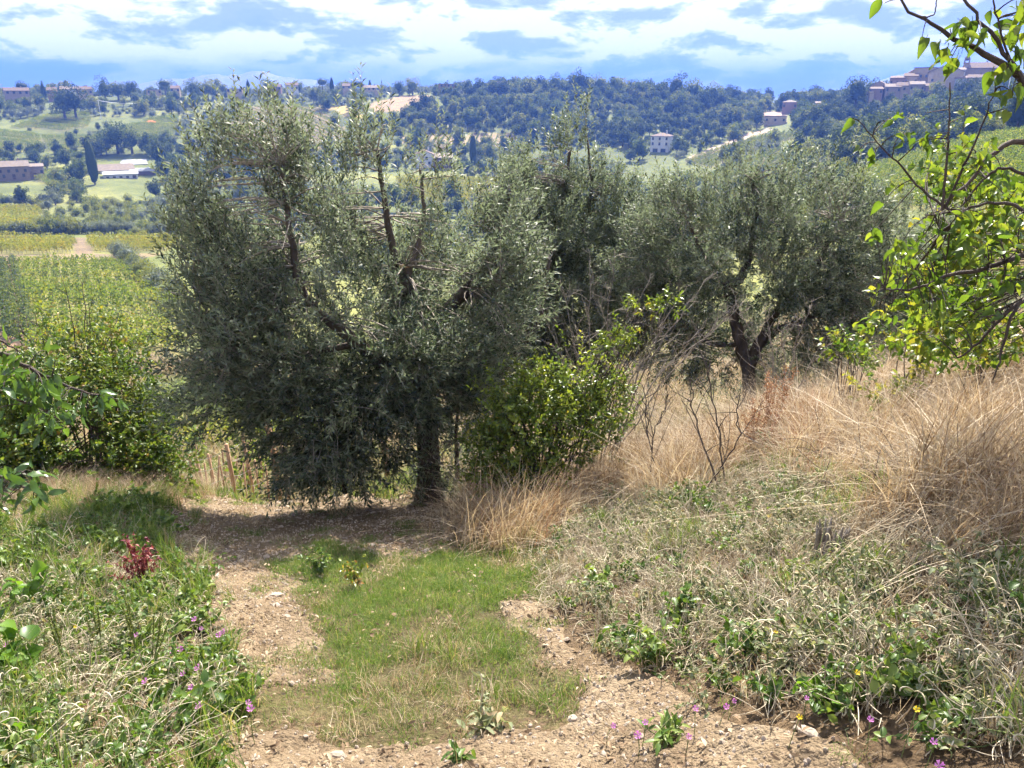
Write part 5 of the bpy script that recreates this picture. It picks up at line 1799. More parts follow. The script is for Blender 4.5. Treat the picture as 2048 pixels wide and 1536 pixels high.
def place_leaf(me, parent, base, P, D, N, s, name='leaf'):
    D = unit(np.asarray(D, float)); X = unit(np.cross(D, N)); Z = np.cross(X, D)
    o = bpy.data.objects.new(name, me)
    COL.objects.link(o)
    o.parent = parent
    q = np.asarray(P) - np.asarray(base)
    o.matrix_local = Matrix(((X[0] * s, D[0] * s, Z[0] * s, q[0]), (X[1] * s, D[1] * s, Z[1] * s, q[1]), (X[2] * s, D[2] * s, Z[2] * s, q[2]), (0, 0, 0, 1)))
    return o


FRUIT_MESH = [leaf_mesh('fruit_leaf_%d' % k, .054, .030, .25 + .2 * k, .15 + .18 * k, .2 * k, FRUIT_LEAF, 10 + k) for k in range(5)]
WALNUT_MESH = [leaf_mesh('walnut_leaf_%d' % k, .080, .034, .12 + .08 * k, .14 + .1 * k, .1 * k, WALNUT_LEAF, 30 + k) for k in range(4)]


def broadleaf_tree(name, label, cat, base, trunkpts, branches, leafsets, meshes, bark, fill=None, leafmat=None, fill_leaf=(.05, .03)):
    root = empty(name, base)
    tag(root, label, cat)
    b = np.asarray(base)
    g = Geo(); g.tube(smooth_line(np.asarray(trunkpts) - b, 14, .01), np.linspace(.10, .05, 14), 10, wob=.2); g.build('trunk', bark, root)
    lines = []
    for pts, r0, r1 in branches:
        q = smooth_line(pts, 18, jit=r0 * .35); lines.append(q)
        g = Geo(); g.tube(q - b, np.linspace(r0, r1, 18), 6, wob=.15); g.build('branch', bark, root)
    gt = Geo(); nl = 0
    for (px, py, sx, sy, r, dr, n, sz) in leafsets:
        for _ in range(n):
            c = at(px + rng.normal(0, sx), py + rng.normal(0, sy), r + rng.normal(0, dr))
            # nearest branch point carries a twig to the leaf cluster
            best = min(((np.linalg.norm(q - c, axis=1).min(), i) for i, q in enumerate(lines)))
            q = lines[best[1]]; a = q[np.argmin(np.linalg.norm(q - c, axis=1))]
            if best[0] > .03:
                gt.twigs([a - b], [(a + c) / 2 - b + rng.normal(0, .02, 3) + [0, 0, .03]], [c - b], .0028, .0014, .4, segs=5)
            m = rng.integers(1, 4)
            for _k in range(m):
                if nl >= 300:
                    break
                D = unit(unit(c - a + 1e-6) * .4 + rng.normal(0, .55, 3) + np.array([0, 0, -.45]))
                N = unit(rng.normal(0, .6, 3) + np.array([0, -.5, .8]))
                place_leaf(meshes[rng.integers(0, len(meshes))], root, b, c + rng.normal(0, .012, 3), D, N, sz * rng.uniform(.7, 1.25)); nl += 1
    if fill:
        P, d, k, cs = ell_points(fill[0], fill[1])
        P = P[P[:, 2] > height(P[:, 0], P[:, 1]) + .03]; n = len(P)
        D = unit(rng.normal(0, .7, (n, 3)) + [0, 0, -.05])
        gl = Geo()
        shoots_leafy(gl, gt, P - b, D, rng.uniform(.08, .22, n), 7, fill_leaf[0], fill_leaf[1], 'fold', spread=.9)
        o = gl.build('foliage', leafmat, root); o['kind'] = 'stuff'
        ii = rng.choice(n, n // 3, replace=False)
        allq = np.concatenate(lines)
        A = np.array([allq[np.argmin(np.linalg.norm(allq - P[i], axis=1))] for i in ii])
        C = P[ii]
        gt.twigs(A - b, (A + C) / 2 - b + rng.normal(0, .05, A.shape), C - b, .004, .0016, .4, segs=5)
    gt.build('twigs', bark, root)
    return root


FR = 3.3
FB = on_ground(2420, 1150, 4.2)
ft = np.concatenate([[FB], pixline([(2330, 900), (2280, 700), (2230, 560)], 3.8)])
fb = [
    (pixline([(2240, 560, .5), (2140, 300, .2), (2048, 160), (1990, 120), (1930, 90), (1880, 62), (1830, 25), (1785, -25)], FR), .016, .003),
    (pixline([(2150, 320, .2), (2060, 170), (1985, 70), (1940, 20), (1900, -60)], FR), .010, .003),
    (pixline([(2230, 480, .5), (2140, 330, .3), (2048, 275, .2), (1985, 300, .1), (1940, 365, .1), (1890, 410)], FR), .016, .004),
    (pixline([(1900, 420), (1840, 380), (1800, 330), (1755, 285), (1718, 242)], FR), .005, .002),
    (pixline([(1885, 420), (1893, 330), (1899, 240), (1900, 165)], FR), .005, .002),
    (pixline([(2200, 560, .3), (2120, 520, .2), (2048, 505), (1970, 538), (1900, 548), (1850, 570), (1800, 585), (1770, 578)], FR), .012, .003),
    (pixline([(2230, 560, .4), (2120, 570, .2), (2030, 610), (1990, 650), (1950, 690), (1915, 716)], FR), .011, .003),
    (pixline([(2100, 560, .2), (2030, 610), (2010, 670), (2000, 722), (1985, 760)], FR), .008, .003),
    (pixline([(2200, 520, .5), (2080, 430, .3), (2000, 400, .3), (1930, 420, .3), (1850, 430, .3)], FR), .010, .003),
    (pixline([(2100, 380, .3), (2010, 330, .3), (1960, 360, .3), (1900, 450, .3)], FR), .008, .003),
    (pixline([(2060, 190), (2010, 100), (1990, 20), (1985, -40)], FR), .005, .002),
    (pixline([(1890, 415), (1930, 330), (1965, 250), (1990, 180)], FR), .005, .002),
    (pixline([(1830, 30), (1850, 35), (1870, 30), (1875, -10)], FR), .003, .002),
]
fl = [  # px, py, spread x, y, distance, depth spread, clusters, leaf scale
    (1935, 60, 25, 30, FR, .08, 8, .95), (2025, 60, 20, 35, FR, .1, 12, 1.0), (1900, 100, 10, 14, FR, .05, 4, .9), (1845, 75, 10, 6, FR, .04, 1, 1.0), (1775, 8, 5, 5, FR, .03, 1, 1.0),
    (2025, 150, 18, 35, FR, .1, 9, 1.0), (2000, 200, 25, 25, FR, .1, 4, .9), (1700, 255, 6, 10, FR, .03, 1, .8), (1712, 285, 6, 12, FR, .03, 1, .9), (1745, 310, 7, 8, FR, .03, 1, .9), (1770, 390, 8, 12, FR, .03, 1, .9),
    (1855, 250, 30, 16, FR, .06, 5, .6), (1820, 275, 18, 16, FR, .06, 4, .65), (1900, 320, 30, 25, FR, .1, 6, .7), (1960, 300, 35, 30, FR, .1, 6, .7),
    (1905, 430, 30, 25, FR, .08, 9, .95), (1775, 475, 16, 14, FR, .05, 4, 1.0), (1840, 490, 30, 22, FR, .06, 7, .8), (2020, 470, 22, 30, FR, .1, 9, .95), (1960, 500, 35, 22, FR, .1, 9, .85),
    (1830, 540, 25, 14, FR, .06, 6, .6), (1890, 590, 28, 20, FR, .07, 8, .85), (1960, 600, 30, 25, FR, .1, 9, .9), (2020, 560, 20, 20, FR, .1, 6, .9), (1745, 560, 5, 8, FR, .03, 1, .9), (1850, 640, 40, 16, FR, .1, 8, .7), (1930, 650, 30, 16, FR, .1, 7, .75), (1770, 625, 18, 12, FR, .05, 3, .6),
]
broadleaf_tree('fruit_tree', 'fruit tree at the right edge with dark branches and bright yellow-green leaves', 'fruit tree', FB, ft, fb, fl, FRUIT_MESH, DARK_BARK,
               fill=([(1900, 560, 4.4, 110, 80, .3), (1960, 640, 4.6, 110, 60, .3), (1850, 680, 4.9, 100, 35, .3), (1990, 430, 4.2, 80, 90, .3), (1910, 350, 4.4, 70, 40, .3)], 260), leafmat=FRUIT_LEAF, fill_leaf=(.055, .034))

WR = 3.9
WB = on_ground(-330, 1050, 4.3)
wt_ = np.concatenate([[WB], pixline([(-330, 950), (-300, 820), (-260, 700)], 4.2)])
wb = [
    (pixline([(-280, 760, .2), (-120, 700), (0, 700), (60, 740), (130, 775), (200, 790)], WR), .016, .004),
    (pixline([(-150, 715), (-60, 760), (20, 790), (80, 820), (120, 840)], WR), .010, .003),
    (pixline([(-310, 930, .2), (-180, 930), (-60, 940), (20, 960), (75, 985)], WR - .4), .012, .003),
    (pixline([(-200, 720), (-90, 660), (0, 680), (40, 705)], WR), .010, .003),
]
wl = [
    (20, 745, 34, 24, WR, .1, 18, .85), (70, 790, 34, 26, WR, .1, 20, .9), (130, 800, 32, 18, WR, .1, 16, .85), (195, 800, 22, 12, WR, .06, 10, .8), (90, 840, 30, 20, WR, .08, 12, .85), (-30, 720, 30, 40, WR, .15, 8, .9), (0, 800, 25, 30, WR, .1, 10, .9),
    (25, 955, 20, 14, WR - .4, .05, 9, .95), (65, 985, 18, 14, WR - .4, .05, 9, .95), (10, 1000, 10, 14, WR - .4, .05, 3, .8), (-50, 960, 25, 20, WR - .4, .08, 5, .9),
]
broadleaf_tree('walnut_tree', 'broad-leaved tree reaching in from the left edge with glossy dark green leaves', 'tree', WB, wt_, wb, wl, WALNUT_MESH, DARK_BARK)

# ================================================================== GROUND COVER
GRASS_M = foliage_mat('green_grass', [(0.0, (0.070, 0.130, 0.030)), (0.6, (0.140, 0.220, 0.054)), (0.9, (0.225, 0.280, 0.090)), (1.0, (0.36, 0.31, 0.18))], trans=0.45, rough=0.5, spec=0.3, vary=0.4)
DRY_M = foliage_mat('dry_grass', [(0.0, (0.19, 0.125, 0.072)), (0.45, (0.40, 0.305, 0.195)), (1.0, (0.62, 0.53, 0.39))], trans=0.35, rough=0.55, spec=0.25, vary=0.8, tcol=(1.1, 1.0, .8))
RED_DRY_M = foliage_mat('rusty_dry_stalk', [(0.0, (0.20, 0.095, 0.050)), (1.0, (0.42, 0.24, 0.13))], trans=0.25, rough=0.6, spec=0.2, vary=0.4, tcol=(1.1, .95, .8))
HELIO_LEAF = foliage_mat('heliotrope_leaf', [(0.0, (0.115, 0.140, 0.070)), (0.55, (0.215, 0.240, 0.130)), (0.85, (0.330, 0.340, 0.210)), (1.0, (0.42, 0.33, 0.20))], trans=0.32, rough=0.6, spec=0.2, vary=0.5, tcol=(1.1, 1.1, .6))
HELIO_CURL = foliage_mat('heliotrope_curl', [(0.0, (0.36, 0.31, 0.19)), (0.5, (0.52, 0.46, 0.31)), (1.0, (0.68, 0.62, 0.47))], trans=0.2, rough=0.7, spec=0.15, vary=0.4, tcol=(1.05, 1.0, .8))
WEED_LEAF = foliage_mat('weed_leaf', [(0.0, (0.055, 0.110, 0.020)), (0.55, (0.110, 0.185, 0.032)), (1.0, (0.210, 0.270, 0.060))], trans=0.42, rough=0.42, spec=0.4, vary=0.6)
MALLOW_LEAF = foliage_mat('mallow_leaf', [(0.0, (0.060, 0.140, 0.018)), (1.0, (0.150, 0.270, 0.030))], trans=0.5, rough=0.4, spec=0.4, vary=0.5)
STEM_M = foliage_mat('pale_stem', [(0.0, (0.34, 0.28, 0.19)), (1.0, (0.64, 0.56, 0.42))], trans=0.1, rough=0.7, spec=0.15, vary=0.4)
GREEN_STEM = foliage_mat('green_stem', [(0.0, (0.10, 0.14, 0.04)), (1.0, (0.20, 0.24, 0.08))], trans=0.1, rough=0.6, spec=0.2, vary=0.4)
RED_M = foliage_mat('red_weed', [(0.0, (0.12, 0.020, 0.030)), (1.0, (0.34, 0.085, 0.075))], trans=0.35, rough=0.5, spec=0.3, vary=0.3, tcol=(1.2, .9, .9))
PINK_M = foliage_mat('mallow_petal', [(0.0, (0.50, 0.12, 0.45)), (1.0, (0.72, 0.34, 0.66))], trans=0.4, rough=0.5, spec=0.2, vary=0.6, tcol=(1.1, 1, 1.1))
YELLOW_M = foliage_mat('yellow_petal', [(0.0, (0.75, 0.52, 0.02)), (1.0, (0.85, 0.66, 0.05))], trans=0.3, rough=0.5, spec=0.2, tcol=(1, 1, 1))
SPIKE_M = foliage_mat('amaranth_spike', [(0.0, (0.10, 0.14, 0.035)), (1.0, (0.24, 0.25, 0.08))], trans=0.25, rough=0.7, spec=0.15, vary=0.4)


def ring(n, r):
    a = rng.uniform(0, 6.283, n); q = r * np.sqrt(rng.uniform(0, 1, n))
    return np.stack([q * np.cos(a), q * np.sin(a), np.zeros(n)], -1)


def lean(n, k, bias=(0, 0)):
    a = rng.uniform(0, 6.283, n); q = np.abs(rng.normal(0, k, n))
    return np.stack([q * np.cos(a) + bias[0], q * np.sin(a) + bias[1], np.zeros(n)], -1)


def g_tuft(n, r, l0, l1, w, k, dry=0.1, segs=2):
    g = Geo()
    t = np.clip(rng.normal(.42, .22, n), 0, .85); t[rng.uniform(0, 1, n) < dry] = 1.0
    g.blades(ring(n, r), lean(n, k), rng.uniform(l0, l1, n), w, segs, t, 0)
    return g


def g_dry(n, r, l0, l1, w, k, bias, segs=4, stalks=0):
    g = Geo()
    g.blades(ring(n, r), lean(n, k, bias), rng.uniform(l0, l1, n), w, segs, rng.uniform(0, 1, n), 0, droop=.75)
    return g


def g_helio(size):
    g = Geo()
    for _ in range(rng.integers(7, 11)):
        a = rng.uniform(0, 6.283); out = rng.uniform(.35, 1.0) * size; hgt = rng.uniform(.25, .75) * size
        e = np.array([math.cos(a) * out, math.sin(a) * out, hgt])
        mid = np.array([e[0] * .4, e[1] * .4, hgt * .75])
        q = smooth_line([[0, 0, 0], mid, e], 7, .004)
        g.tube(q, np.linspace(.0028, .0016, 7), 3, .4, 1, cap=False)
        n = rng.integers(9, 15)
        t = rng.uniform(.2, 1, n); P = np.stack([np.interp(t, np.linspace(0, 1, 7), q[:, c]) for c in range(3)], -1)
        D = unit(rng.normal(0, 1, (n, 3)) + np.array([0, 0, .35])); N = unit(rng.normal(0, .5, (n, 3)) + [0, 0, 1])
        L = rng.uniform(.014, .032, n)
        g.leaves(P, D, N, L, L * .58, rng.uniform(0, 1, n), 0, 'fold', bend=.2)
        for _k in range(rng.integers(2, 5)):
            s = q[-1 - rng.integers(0, 4)]
            hd = rng.uniform(0, 6.283); ux = np.array([math.cos(hd), math.sin(hd), 0]); uz = np.array([0, 0, 1.0])
            Lc = rng.uniform(.04, .085); m = 11; th = rng.uniform(.2, 1.0); pts = [s + 0]
            turn = rng.uniform(2.2, 4.6) / m
            for i in range(m):
                th += -turn * (i / m) * 1.8
                pts.append(pts[-1] + (ux * math.cos(th) + uz * math.sin(th)) * Lc / m)
            g.tube(np.array(pts), np.linspace(.0014, .0030, len(pts)) * rng.uniform(.7, 1.1), 3, rng.uniform(0, 1), 2, cap=False)
    return g


def g_weed(size, n, lf, ratio=.62):
    g = Geo()
    for _ in range(n):
        a = rng.uniform(0, 6.283); out = rng.uniform(.1, 1.0) * size; hgt = rng.uniform(.25, 1.0) * size
        e = np.array([math.cos(a) * out, math.sin(a) * out, hgt])
        q = smooth_line([[0, 0, 0], e * [.35, .35, .7], e], 6, .003)
        g.tube(q, np.linspace(.0024, .0012, 6), 3, .4, 1, cap=False)
        m = rng.integers(6, 12)
        t = rng.uniform(.25, 1, m); P = np.stack([np.interp(t, np.linspace(0, 1, 6), q[:, c]) for c in range(3)], -1)
        D = unit(rng.normal(0, 1, (m, 3)) + [0, 0, .25]); N = unit(rng.normal(0, .45, (m, 3)) + [0, 0, 1])
        L = rng.uniform(.6, 1.25, m) * lf
        g.leaves(P, D, N, L, L * ratio, rng.uniform(0, 1, m), 0, 'fold', bend=.2)
    return g


def g_trail(n, L):
    """long dry stems lying over the weeds"""
    g = Geo()
    for _ in range(n):
        a = rng.uniform(-.5, .9); e = np.array([math.cos(a), math.sin(a), 0]) * L * rng.uniform(.5, 1.1)
        q = smooth_line([[0, 0, .03], e * .5 + [rng.normal(0, .05), rng.normal(0, .05), rng.uniform(.05, .14)], e + [0, 0, rng.uniform(.02, .08)]], 9, .008)
        g.tube(q, np.linspace(.0017, .0009, 9), 3, rng.uniform(0, 1), 0, cap=False)
    return g


T_GRASS = [template('grass_tuft_%d' % k, g_tuft(60, .09, .02, .048 + .012 * k, .0034, .8, .05 + .02 * k), GRASS_M) for k in range(5)]
T_LONG = [template('long_grass_%d' % k, g_tuft(40, .05, .08, .22, .0045, .6, .25, 3), GRASS_M) for k in range(4)]
T_STRAW = [template('short_straw_%d' % k, g_dry(46, .10, .03, .12, .0028, .9, (0, 0), 2), DRY_M) for k in range(4)]
T_DRY = [template('dry_grass_%d' % k, g_dry(40, .11, .16, .55, .0042, .75, (.45, -.22)), DRY_M) for k in range(6)]
T_MAT = [template('matted_straw_%d' % k, g_dry(44, .12, .18, .50, .0042, 1.5, (.5, -.3)), DRY_M) for k in range(5)]
T_RUST = [template('rusty_stalks_%d' % k, g_dry(30, .10, .25, .55, .0040, .35, (.1, -.05), 3), RED_DRY_M) for k in range(4)]
T_HELIO = [template('heliotrope_%d' % k, g_helio(.13 + .02 * k), [HELIO_LEAF, GREEN_STEM, HELIO_CURL]) for k in range(7)]


def g_wiry(n):
    g = Geo()
    for _ in range(n):
        s = ring(1, .10)[0]; hd = rng.uniform(0, 6.283); L = rng.uniform(.08, .24); m = 9; th = rng.uniform(.5, 1.5); pts = [s]
        ux = np.array([math.cos(hd), math.sin(hd), 0]); uy = np.array([-ux[1], ux[0], 0])
        bend = rng.uniform(-.32, .12); sw = rng.normal(0, .12)
        for i in range(m):
            th += bend; hd2 = sw * i
            pts.append(pts[-1] + ((ux * math.cos(hd2) + uy * math.sin(hd2)) * math.cos(th) + np.array([0, 0, 1.0]) * math.sin(th)) * L / m)
        pts = np.array(pts); pts[:, 2] = np.maximum(pts[:, 2], .004)
        g.tube(pts, np.linspace(.0019, .0011, len(pts)), 3, rng.uniform(0, 1), 0, cap=False)
    return g


T_DARKW = [template('dark_stems_%d' % k, g_wiry(7), DARK_BARK) for k in range(4)]
T_WIRY = [template('wiry_stems_%d' % k, g_wiry(34), STEM_M) for k in range(5)]
T_WEED = [template('broad_weed_%d' % k, g_weed(.10 + .02 * k, 9, .030 + .006 * (k % 4)), [WEED_LEAF, GREEN_STEM]) for k in range(6)]
LITTER_M = foliage_mat('dead_leaf', [(0.0, (0.10, 0.065, 0.04)), (0.6, (0.24, 0.165, 0.10)), (1.0, (0.42, 0.33, 0.22))], trans=0.1, rough=0.8, spec=0.15, vary=0.5, tcol=(1, 1, 1))


def g_litter(n):
    g = Geo(); P = ring(n, .10); P[:, 2] = rng.uniform(.002, .012, n)
    D = unit(rng.normal(0, 1, (n, 3)) * [1, 1, .25]); N = unit(rng.normal(0, .5, (n, 3)) + [0, 0, 1])
    L = rng.uniform(.012, .035, n)
    g.leaves(P, D, N, L, L * rng.uniform(.15, .5, n), rng.uniform(0, 1, n), 0, 'fold')
    return g


T_LITTER = [template('leaf_litter_%d' % k, g_litter(16), LITTER_M) for k in range(4)]
T_TRAIL = [template('trailing_stems_%d' % k, g_trail(7, .45), STEM_M) for k in range(4)]


def near_points(n, r0=1.4, r1=13.0, a0=-42, a1=42):
    P = sample_sector(n, r0, r1, a0, a1)
    return P


def tilt(n, k=.15):
    return np.stack([rng.normal(0, k, n), rng.normal(0, k, n), rng.uniform(0, 6.283, n)], -1)


def cover(name, label, cat, P, temps, s0, s1, tl=.12, dz=0.0, rot=None):
    n = len(P)
    if n == 0:
        return
    P = P.copy(); P[:, 2] += dz
    s = rng.uniform(s0, s1, n)
    o = gn_scatter(name, P, tilt(n, tl) if rot is None else rot, s, rng.integers(0, len(temps), n), temps)
    tag(o, label, cat, kind='stuff')


def build_cover():
    P = near_points(100000)
    q, dep = proj(P)
    r = np.hypot(P[:, 0], P[:, 1])
    dirt = near_poly(P, DIRT, 9, jit=10)
    grass = near_poly(P, [GRASS], 14, jit=20)
    core = near_poly(P, DIRT, 9)
    grass &= ~(core & (rng.uniform(0, 1, len(P)) < .88))
    herb = near_poly(P, [HERB], 16, jit=18) & ~dirt
    dry = near_poly(P, [DRY], 14, jit=22) & ~dirt & ~herb
    tall = near_poly(P, [[(960, 1010), (1180, 900), (1300, 800), (1560, 700), (1660, 760), (1620, 880), (1450, 960), (1240, 1000), (960, 1050)]], 12, jit=15) & ~dirt
    weed = near_poly(P, [WEED], 14, jit=18)
    ldry = near_poly(P, [[(60, 930), (390, 905), (420, 985), (330, 1010), (150, 1000), (40, 1010)]], 10)
    n1 = fbm(P[:, 0] / .5, P[:, 1] / .5, 501, 3); n2 = fbm(P[:, 0] / .22, P[:, 1] / .22, 521, 3); n3_ = fbm(P[:, 0] / 1.1, P[:, 1] / 1.1, 541, 2)
    u = rng.uniform(0, 1, len(P))
    # worn middle of the turf: thin where the noise is low
    m = grass & (u < .30 * np.clip(1.1 + 2.2 * n1 + 1.0 * n2, .15, 1.6))
    cover('turf', 'short green grass between the two wheel ruts', 'grass', P[m], T_GRASS, .55, 1.0)
    m = dirt & (n2 > .28) & (u < .30)
    cover('sparse_grass', 'sparse grass tufts growing on the dirt track', 'grass', P[m], T_GRASS, .5, 1.0)
    m = (grass & (n1 < .0) & (u < .07)) | (dirt & (n1 > .1) & (u < .03)) | (weed & (u < .07)) | (herb & (u < .10))
    cover('dead_grass', 'short dead straw scattered through the turf and weeds', 'grass', P[m], T_STRAW, .6, 1.2, .3)
    m = (grass & (n3_ > .2) & (u < .010)) | (weed & (u < .05)) | (dry & (n1 > .2) & (q[:, 1] > 930) & (u < .10)) | (herb & (n1 > .2) & (u < .05))
    cover('long_grass', 'longer green grass blades among the weeds and the dry bank', 'grass', P[m], T_LONG, .7, 1.5)
    # dry bank
    m = dry & (u < .34) & (n2 > -.32)
    s = P[m]
    rot = np.stack([rng.normal(0, .15, len(s)), rng.normal(0, .15, len(s)), rng.normal(0, .45, len(s))], -1)
    rot[:, 2] += 1.6 * fbm(s[:, 0] / .6, s[:, 1] / .6, 577, 2)
    nn = fbm(s[:, 0] / .45, s[:, 1] / .45, 587, 2)
    TT = sorted(T_DRY + T_MAT, key=lambda t: t.name)
    o = gn_scatter('dry_grass', s, rot, rng.uniform(.6, 1.15, len(s)) * np.clip(1 + 1.1 * nn, .4, 1.6), rng.integers(0, len(TT), len(s)), TT)
    tag(o, 'tall combed straw-coloured grass covering the bank on the right', 'grass', kind='stuff')
    m = dry & (u > .66) & (u < .68)
    cover('dead_twigs', 'thin dark dead stems poking out of the dry bank', 'stems', P[m], T_DARKW, 1.0, 2.2, .25)
    m = dry & (q[:, 0] < 1640) & (u > .55) & (u < .62)
    cover('rusty_grass', 'rusty brown dry stalks along the foot of the bank in the centre', 'grass', P[m], T_RUST, .6, 1.2)
    m = ldry & (u < .24)
    cover('dry_grass_left', 'patch of straw-coloured dry grass below the left thicket', 'grass', P[m], T_DRY, .45, .8)
    # grey-green heliotrope
    m = herb & (u < .066 * np.clip(.8 + 2.2 * n1, .08, 1.4))
    s = P[m]
    o = gn_scatter('heliotrope', s, tilt(len(s), .25), rng.uniform(.5, 1.1, len(s)) * np.clip(1 + .8 * n3_[m], .6, 1.3), rng.integers(0, 7, len(s)), T_HELIO)
    tag(o, 'grey-green herb with pale curled flower spikes covering the right foreground', 'herb', kind='stuff')
    m = (herb & (u > .62) & (u < .62 + .066 * np.clip(1 - 1.2 * n2, .3, 1.5))) | (weed & ~dirt & (u > .62) & (u < .632)) | (dry & (q[:, 1] > 940) & (u > .62) & (u < .65))
    cover('wiry_stems', 'tangle of thin pale curling stems woven through the right foreground herb', 'stems', P[m], T_WIRY, .7, 1.3, .25)
    m = tall & (u > .70) & (u < .78)
    cover('tall_dry_grass', 'taller upright dry grass in front of the right olive tree', 'grass', P[m], T_DRY, 1.0, 1.75, .12)
    m = (dirt & (u > .80) & (u < .86)) | (grass & (u > .80) & (u < .815)) | ((r > 7.5) & (u > .80) & (u < .86))
    cover('leaf_litter', 'small dead brown leaves and bits littering the track', 'leaf litter', P[m], T_LITTER, .7, 1.3, .1, .012)
    m = herb & (u > .975) & (n3_ > -.02)
    cover('green_weeds', 'low green weeds growing through the grey-green herb on the right', 'weeds', P[m], T_WEED, .6, 1.1, .2)
    # left weeds
    m = weed & ~dirt & (u < .085 * np.clip(.7 + 1.8 * n1, .1, 1.4))
    cover('weeds', 'tangle of green weeds filling the left foreground', 'weeds', P[m], T_WEED, .5, 1.25, .2)
    m = weed & ~dirt & (q[:, 1] > 1180) & (u > .40) & (u < .40 + .045 * np.clip(.7 - 1.8 * n1, .1, 1.4))
    cover('heliotrope_left', 'grey-green curled herb mixed into the left foreground weeds', 'herb', P[m], T_HELIO, .7, 1.2, .2)
    m = ((weed & (q[:, 1] > 1250) & (q[:, 0] < 420)) | (herb & (n1 > -.1))) & (u > .994)
    s = P[m]; rot = np.stack([rng.normal(0, .1, len(s)), rng.normal(0, .1, len(s)), rng.normal(.5, .4, len(s))], -1)
    cover('trailing_stems', 'long pale dry stems lying across the foreground weeds', 'stems', s, T_TRAIL, .6, 1.1, rot=rot)
    # under the trees and beyond the crest
    m = (r > 8.5) & ~dry & ~dirt & ~ldry & (u < .10)
    cover('rough_grass', 'rough half-dry grass under the olive trees', 'grass', P[m], T_STRAW + T_LONG, .9, 2.0, .2)


build_cover()


def slope_cover():
    P = sample_sector(15000, 11.5, 70, -42, 42)
    r = np.hypot(P[:, 0], P[:, 1]); u = rng.uniform(0, 1, len(P))
    q, _ = proj(P)
    n1 = fbm(P[:, 0] / 4, P[:, 1] / 4, 601, 3)
    reed = in_zone(P, [(340, 800), (600, 800), (600, 900), (470, 880), (340, 880)], (22, 60))
    m = ~reed & (u < .8)
    s = P[m]
    n = len(s); sc = rng.uniform(1.5, 3.0, n) * np.clip(np.hypot(s[:, 0], s[:, 1]) / 20, .7, 2.2)
    T = sorted(T_LONG + T_DRY[:2], key=lambda t: t.name)
    o = gn_scatter('slope_grass', s, tilt(n), sc, rng.integers(0, len(T), n), T)
    tag(o, 'rough grass on the slope falling away behind the olive trees', 'grass', kind='stuff')
    s = P[reed & (u < .95)]; n = len(s)
    o = gn_scatter('reed_patch', s, tilt(n, .08), rng.uniform(9, 13, n), rng.integers(0, len(T_REED), n), T_REED)
    tag(o, 'patch of pale green reeds below the fence on the left', 'reeds', kind='stuff')


REED_M = foliage_mat('reed_leaf', [(0.0, (0.16, 0.22, 0.10)), (1.0, (0.30, 0.36, 0.19))], trans=0.4, rough=0.5, spec=0.3, vary=0.4)
T_REED = [template('reeds_%d' % k, g_tuft(36, .10, .08, .22, .004, .5, .0, 3), REED_M) for k in range(3)]
slope_cover()


# ---- stones
STONE_M = plain_mat('pale_stone', (0.34, 0.265, 0.20), (0.58, 0.49, 0.40), scale=25, bump=.6, bump_scale=60)


def stone_mesh(k):
    g = Geo(); st = np.random.default_rng(700 + k)
    lat, lon = 5, 7; V = [[0, 0, .5]]
    for i in range(1, lat):
        for j in range(lon):
            a = math.pi * i / lat; b = 2 * math.pi * j / lon
            d = np.array([math.sin(a) * math.cos(b), math.sin(a) * math.sin(b), math.cos(a)])
            q = .5 * (1 + .5 * mnoise.noise(Vector(d * 1.3) + Vector((k * 3.1, 0, 0))))
            V.append(d * q)
    V.append([0, 0, -.5])
    F3 = [[0, 1 + j, 1 + (j + 1) % lon] for j in range(lon)] + [[len(V) - 1, 1 + (lat - 2) * lon + (j + 1) % lon, 1 + (lat - 2) * lon + j] for j in range(lon)]
    F4 = [[1 + i * lon + j, 1 + (i + 1) * lon + j, 1 + (i + 1) * lon + (j + 1) % lon, 1 + i * lon + (j + 1) % lon] for i in range(lat - 2) for j in range(lon)]
    g.add(V, F3); g.F.append((np.array(F4), 0))
    return g


STONES = [stone_mesh(k).mesh('stone_%d' % k, STONE_M, smooth=False) for k in range(6)]
T_PEB = [template('pebble_%d' % k, stone_mesh(20 + k), STONE_M, False) for k in range(4)]


def build_stones():
    P = near_points(9000, 2.0, 12.0, -34, 34)
    P = P[near_poly(P, DIRT, 9)]
    k = thin(P, .10)[:190]
    for i in k:
        o = bpy.data.objects.new('stone', STONES[rng.integers(0, 6)]); COL.objects.link(o); o.parent = TRACK
        s = float(rng.choice([.022, .03, .04, .055, .075], p=[.38, .36, .22, .04, .0])) * (1 + .05 * math.hypot(P[i, 0], P[i, 1]))
        o.location = P[i] + [0, 0, .012 + s * .10]
        o.rotation_euler = (rng.normal(0, .2), rng.normal(0, .2), rng.uniform(0, 6.28))
        o.scale = (s * rng.uniform(1, 1.7), s, s * rng.uniform(.45, .75))
    Q = near_points(60000, 1.6, 12.5, -40, 40)
    Q = Q[near_poly(Q, DIRT, 10)]
    n2 = fbm(Q[:, 0] / .4, Q[:, 1] / .4, 811, 2)
    Q = Q[(rng.uniform(0, 1, len(Q)) < .75 + n2)]
    n = len(Q); Q[:, 2] += .010 + clod(Q[:, 0], Q[:, 1])
    s = rng.uniform(.006, .020, n)
    o = gn_scatter('gravel', Q, rng.uniform(0, 6.28, (n, 3)), np.stack([s * 1.4, s, s * .7], -1), rng.integers(0, 4, n), T_PEB)
    tag(o, 'fine pale gravel strewn over the dirt track', 'gravel', kind='stuff')


build_stones()

